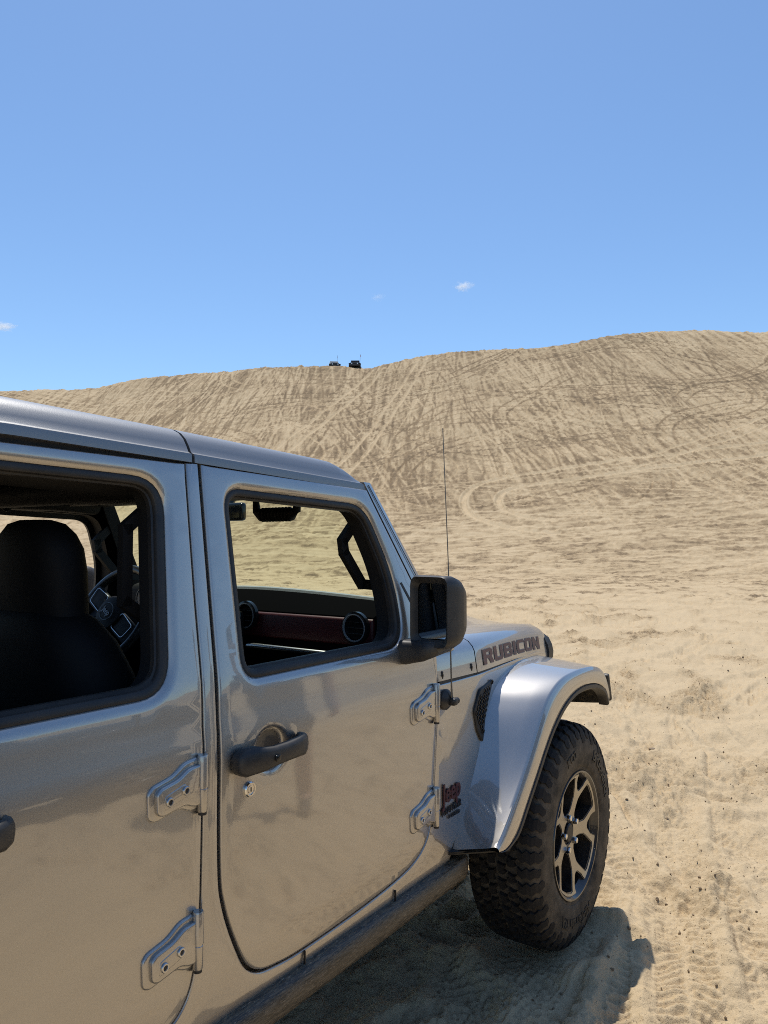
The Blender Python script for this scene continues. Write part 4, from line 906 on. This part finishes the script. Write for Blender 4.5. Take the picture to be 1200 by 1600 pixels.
# a person stands out of the picture to the right; the front door mirrors the figure
def person(px, py, rz):
    J = {'pelvis': ((0, 0, .96), .13, None), 'waist': ((.0, 0, 1.10), .125, 'pelvis'), 'chest': ((-.01, 0, 1.30), .145, 'waist'), 'neckb': ((-.01, 0, 1.445), .075, 'chest'), 'neck': ((.0, 0, 1.51), .055, 'neckb'), 'skull': ((.015, 0, 1.60), .080, 'neck'), 'crown': ((.01, 0, 1.69), .088, 'skull'), 'top': ((.0, 0, 1.755), .05, 'crown')}
    for n_, q in (('l', 1), ('r', -1)):
        J.update({n_+'hip': ((0, q*.095, .90), .095, 'pelvis'), n_+'knee': ((.02, q*.15, .50), .062, n_+'hip'), n_+'calf': ((-.005, q*.165, .36), .058, n_+'knee'), n_+'ankle': ((-.03, q*.18, .09), .042, n_+'calf'), n_+'ball': ((.09, q*.20, .045), .042, n_+'ankle'), n_+'toe': ((.16, q*.21, .035), .030, n_+'ball'),
                  n_+'shoulder': ((-.01, q*.175, 1.40), .062, 'chest'), n_+'elbow': ((-.03, q*.27, 1.12), .043, n_+'shoulder'), n_+'wrist': ((.04, q*.30, .89), .029, n_+'elbow'), n_+'palm': ((.055, q*.305, .82), .033, n_+'wrist'), n_+'thumb': ((.10, q*.290, .80), .012, n_+'palm'), n_+'thumbtip': ((.115, q*.288, .765), .010, n_+'thumb')})
        for f_ in range(4):
            J[n_+'f%d' % f_] = ((.085-.022*f_, q*.31, .765), .0115, n_+'palm'); J[n_+'t%d' % f_] = ((.090-.020*f_, q*.300, .715+.008*abs(f_-1)), .0095, n_+'f%d' % f_)
    names = list(J); me = bpy.data.meshes.new('person'); me.from_pydata([J[k][0] for k in names], [(names.index(J[k][2]), names.index(k)) for k in names if J[k][2]], [])
    tmp = bpy.data.objects.new('person', me); COL.objects.link(tmp); tmp.modifiers.new('skin', 'SKIN'); me.skin_vertices.new() if not me.skin_vertices else None
    for i, k in enumerate(names):
        v = me.skin_vertices[0].data[i]; r = J[k][1]; v.radius = (r*1.22, r*.86) if k in ('pelvis', 'waist', 'chest') else (r, r); v.use_root = (k == 'pelvis')
    tmp.modifiers.new('sub', 'SUBSURF').levels = 2
    m2 = bpy.data.meshes.new_from_object(tmp.evaluated_get(bpy.context.evaluated_depsgraph_get())); bpy.data.objects.remove(tmp)
    for m_ in (simple('skin_tone', (.42, .25, .17), .55), simple('dark_shirt', (.03, .035, .045), .85, bscale=90), simple('grey_shorts', (.08, .08, .075), .85, bscale=90), simple('dark_shoe', (.03, .028, .026), .6)): m2.materials.append(m_)
    for p in m2.polygons:
        c = p.center; arm = abs(c.y) > .215 and c.z > .66
        p.material_index = 3 if c.z < .10 else (2 if .48 < c.z < 1.0 and not arm else (1 if (1.0 <= c.z < 1.455 and not arm) or (arm and c.z > 1.17) else 0))
    m2.shade_smooth(); o = bpy.data.objects.new('person', m2); COL.objects.link(o); o.location = (px, py, zground(px, py)); o.rotation_euler = (0, 0, rz)
    o['label'] = 'person in dark shirt and grey shorts, seen only mirrored in the front door'; o['category'] = 'person'
    hair = simple('dark_hair', (.02, .014, .010), .7, bscale=200)
    MB().lathe([(.0, .085), (.05, .075), (.082, .045), (.094, .0), (.090, -.035), (.080, -.045)], 24, (-.008, 0, 1.705), 'Z').build('hair', hair, o)
    for q in (-1, 1):
        MB().lathe([(0, .011), (.008, .008), (.011, 0), (.008, -.008), (0, -.011)], 12, (.088, q*.032, 1.652), 'Z').build('eye', GLOSSB, o)
        MB().lathe([(0, .028), (.012, .020), (.014, 0), (.010, -.022), (0, -.028)], 10, (.0, q*.092, 1.635), 'Z').build('ear', m2.materials[0], o)
    MB().loft([[(.090, -.010, 1.655), (.090, .010, 1.655), (.098, 0, 1.655)], [(.088, -.017, 1.612), (.088, .017, 1.612), (.118, 0, 1.616)], [(.086, -.012, 1.604), (.086, .012, 1.604), (.092, 0, 1.604)]]).build('nose', m2.materials[0], o)
    MB().rbox((.086, 0, 1.578), (.012, .048, .010), .004).build('mouth', simple('lips', (.30, .13, .11), .5), o)
person(.36, -2.5, math.radians(150))

# ------------------------------------------------------------------ two small off-roaders on the crest
PALE = simple('white_body_paint', (.75, .75, .74), .35, coat=.5); NAVY = simple('dark_body_paint', (.03, .032, .045), .35, coat=.5); ORANGE = simple('orange_flag', (.7, .18, .03), .7)
def bearing_point(px, dist):
    th = math.atan((px-600)/1200*(cp+.23*sp)); p = CAM+dist*(math.cos(th)*A0+math.sin(th)*RR); return p, th
def crest_car(px, dz, label, mat, roofm, rz, scale=1.0, extra=0):
    th = math.atan((px-600)/1200*1.01); D = float(crest(np.array([th]))[0][0])
    dd = np.arange(D-14, D+10, .25); xs_ = CAM[0]+dd*(math.cos(th)*A0[0]+math.sin(th)*RR[0]); ys_ = CAM[1]+dd*(math.cos(th)*A0[1]+math.sin(th)*RR[1]); zz = terrain(xs_, ys_)[0]
    k = int(np.argmax((zz-1.5)/dd)); k = min(k+6, len(dd)-1)
    t = thing('crest_off_roader', label, 'off-road vehicle', (xs_[k], ys_[k], zz[k]-dz), math.atan2(-A0[1], -A0[0])+rz-th); t.scale = (scale,)*3
    MB().rbox((0, 0, .78), (3.4, 1.35, .38), .08).rbox((1.0, 0, 1.02), (1.35, 1.2, .16), .06).build('body', mat, t)
    MB().rbox((1.72, 0, .80), (.08, 1.3, .36), .02).build('grille', RUBBER, t)
    MB().rbox((1.88, 0, .55), (.22, 1.7, .2), .04).build('bumper', RUBBER, t)
    MB().rbox((-.75, 0, 1.25), (1.8, 1.30, .58), .10).build('cabin', roofm, t)
    MB().loft([[(.32, -.58, 1.12), (.32, .58, 1.12)], [(.02, -.52, 1.55), (.02, .52, 1.55)]], False).build('windshield', GLASSD, t)
    MB().rbox((-.72, 0, 1.60), (1.85, 1.30, .17), .05).build('roof', roofm, t)
    for sx in (1.2, -1.2):
        for sy in (-1, 1): MB().lathe([(0, -.13), (.24, -.14), (.40, -.13), (.42, -.08), (.42, .08), (.40, .13), (.24, .14), (0, .13)], 20, (sx, sy*.76, .42)).build('wheel', TYRE, t); MB().rbox((sx, sy*.76, .90), (1.0, .3, .06), .02).build('fender', RUBBER, t)
    for sy in (-1, 1): MB().lathe([(0, .03), (.09, .02), (.10, 0)], 14).xf(Matrix.Translation((1.76, sy*.44, .86)) @ Matrix.Rotation(-math.pi/2, 4, 'Z')).build('headlight', LENS, t)
    MB().tube([(-1.6, .62, 1.0), (-1.65, .66, 2.0), (-1.72, .72, 3.1+extra)], .02, 6).build('whip_mast', STEEL, t)
    V = [(-1.72, .72, 3.05+extra), (-1.72, .72, 2.75+extra), (-2.15, .80, 2.85+extra), (-1.735, .72, 3.05+extra), (-1.735, .72, 2.75+extra), (-2.16, .80, 2.86+extra)]
    mk('whip_flag', V, [(0, 1, 2), (3, 5, 4), (0, 2, 5, 3), (1, 4, 5, 2), (0, 3, 4, 1)], ORANGE, t, smooth=False)
    return t
crest_car(522, .85, 'pale-roofed off-roader half hidden on the crest, left of the darker one', NAVY, PALE, .10, .96)
crest_car(555, .55, 'dark off-roader with a whip flag in the notch of the crest', NAVY, NAVY, -.05, 1.0)

# ------------------------------------------------------------------ clods of damp sand
def make_clods():
    m, n, p, l = new_mat('damp_clod'); t = noise(n, 60, 5, .7); r = ramp(n, t.outputs[0], ((.35, (.17, .122, .075)), (.7, (.33, .245, .155)))); l.new(r.outputs[0], p.inputs['Base Color']); p.inputs['Roughness'].default_value = .95
    bm = bmesh.new(); bmesh.ops.create_icosphere(bm, subdivisions=1, radius=1); bv = np.array([tuple(v.co) for v in bm.verts]); bf = np.array([[v.index for v in f.verts] for f in bm.faces]); bm.free()
    n0 = 160000; d = 2.3+14*rng.random(n0)**1.6; th = rng.uniform(-.1, .5, n0); x = CAM[0]+d*(np.cos(th)*A0[0]+np.sin(th)*RR[0]); y = CAM[1]+d*(np.cos(th)*A0[1]+np.sin(th)*RR[1])
    c = churn(x, y); pr = np.clip(c**1.5*.25+.03+.10*np.maximum(0, fbm(x, y, .5, 3, 31)), 0, 1)*.45; keep = rng.random(n0) < pr; x, y, d = x[keep][:22000], y[keep][:22000], d[keep][:22000]; z = terrain(x, y)[0]
    k = len(x); R = .0014+.0055*rng.random(k)**7+.009*(rng.random(k) > .994)*rng.random(k); R *= 1+.02*d
    V = bv[None]*(1+.35*rng.standard_normal((k, len(bv), 1))*.6)*R[:, None, None]*rng.uniform(.6, 1.25, (k, 1, 3)); V = V+np.stack([x, y, z+R*.35], 1)[:, None, :]
    F = bf[None]+(np.arange(k)*len(bv))[:, None, None]
    me = bpy.data.meshes.new('sand_clods'); me.from_pydata(V.reshape(-1, 3).tolist(), [], F.reshape(-1, 3).tolist()); me.materials.append(m)
    o = bpy.data.objects.new('sand_clods', me); COL.objects.link(o); o['kind'] = 'stuff'
    # one larger lump that stands out
    p3 = onground(1018, 1172); bvv = bv*(1+.25*rng.standard_normal((len(bv), 1)))*np.array([.028, .03, .02]); mk('sand_lump', bvv+np.array([p3[0], p3[1], zground(p3[0], p3[1])+.012]), [tuple(map(int, f)) for f in bf], m, smooth=False)
    bpy.data.objects['sand_lump']['label'] = 'largest dark lump of damp sand on the open ground beyond the front wheel'; bpy.data.objects['sand_lump']['category'] = 'sand lump'
def onground(px, py):
    d = fwd+(px-600)/1200*RR+(800-py)/1200*upv; t = -CAM[2]/d[2]; return CAM+t*d
make_clods()

# ------------------------------------------------------------------ small fair-weather clouds
def make_cloud(px, py, wpx, hpx, dens, label, seed):
    m = bpy.data.materials.new('cloud_vapour'); m.use_nodes = True; n = m.node_tree; n.nodes.clear(); l = n.links
    out = N(n, 'ShaderNodeOutputMaterial'); pv = N(n, 'ShaderNodeVolumePrincipled'); l.new(pv.outputs[0], out.inputs['Volume']); pv.inputs['Color'].default_value = (1, 1, 1, 1); pv.inputs['Anisotropy'].default_value = .3
    tc = N(n, 'ShaderNodeTexCoord'); t = noise(n, 2.3, 6, .65, vec=tc.outputs['Object']); mp = N(n, 'ShaderNodeVectorMath', operation='LENGTH'); l.new(tc.outputs['Object'], mp.inputs[0])
    a = N(n, 'ShaderNodeMath', operation='MULTIPLY_ADD'); l.new(mp.outputs['Value'], a.inputs[0]); a.inputs[1].default_value = -.42; l.new(t.outputs[0], a.inputs[2])
    mr = N(n, 'ShaderNodeMapRange'); l.new(a.outputs[0], mr.inputs[0]); mr.inputs[1].default_value = .26; mr.inputs[2].default_value = .50; mr.inputs[3].default_value = 0; mr.inputs[4].default_value = dens; l.new(mr.outputs[0], pv.inputs['Density'])
    D = 2500; d = fwd+(px-600)/1200*RR+(800-py)/1200*upv; c = CAM+D*d; sx = wpx/1200*D/2; sz = hpx/1200*D/2
    bm = bmesh.new(); bmesh.ops.create_icosphere(bm, subdivisions=3, radius=1)
    for v in bm.verts:
        k = 1+.22*math.sin(v.co.x*4+seed)*math.cos(v.co.z*5+seed*2); v.co *= k
    me = bpy.data.meshes.new('cloud'); bm.to_mesh(me); bm.free(); me.materials.append(m)
    o = bpy.data.objects.new('cloud', me); COL.objects.link(o); o.location = c; o.scale = (sx, sx*.8, sz); o.rotation_euler = (0, 0, YAW-math.pi/2)
    o['label'] = label; o['category'] = 'cloud'; o['group'] = 'small clouds low in the sky'
make_cloud(724, 447, 46, 22, .05, 'brightest small wisp of cloud above the middle of the dune', 1)
make_cloud(590, 464, 36, 18, .012, 'very faint cloud wisp just left of the brightest wisp', 4)
make_cloud(4, 510, 60, 18, .06, 'small white cloud at the left edge above the roof', 7)
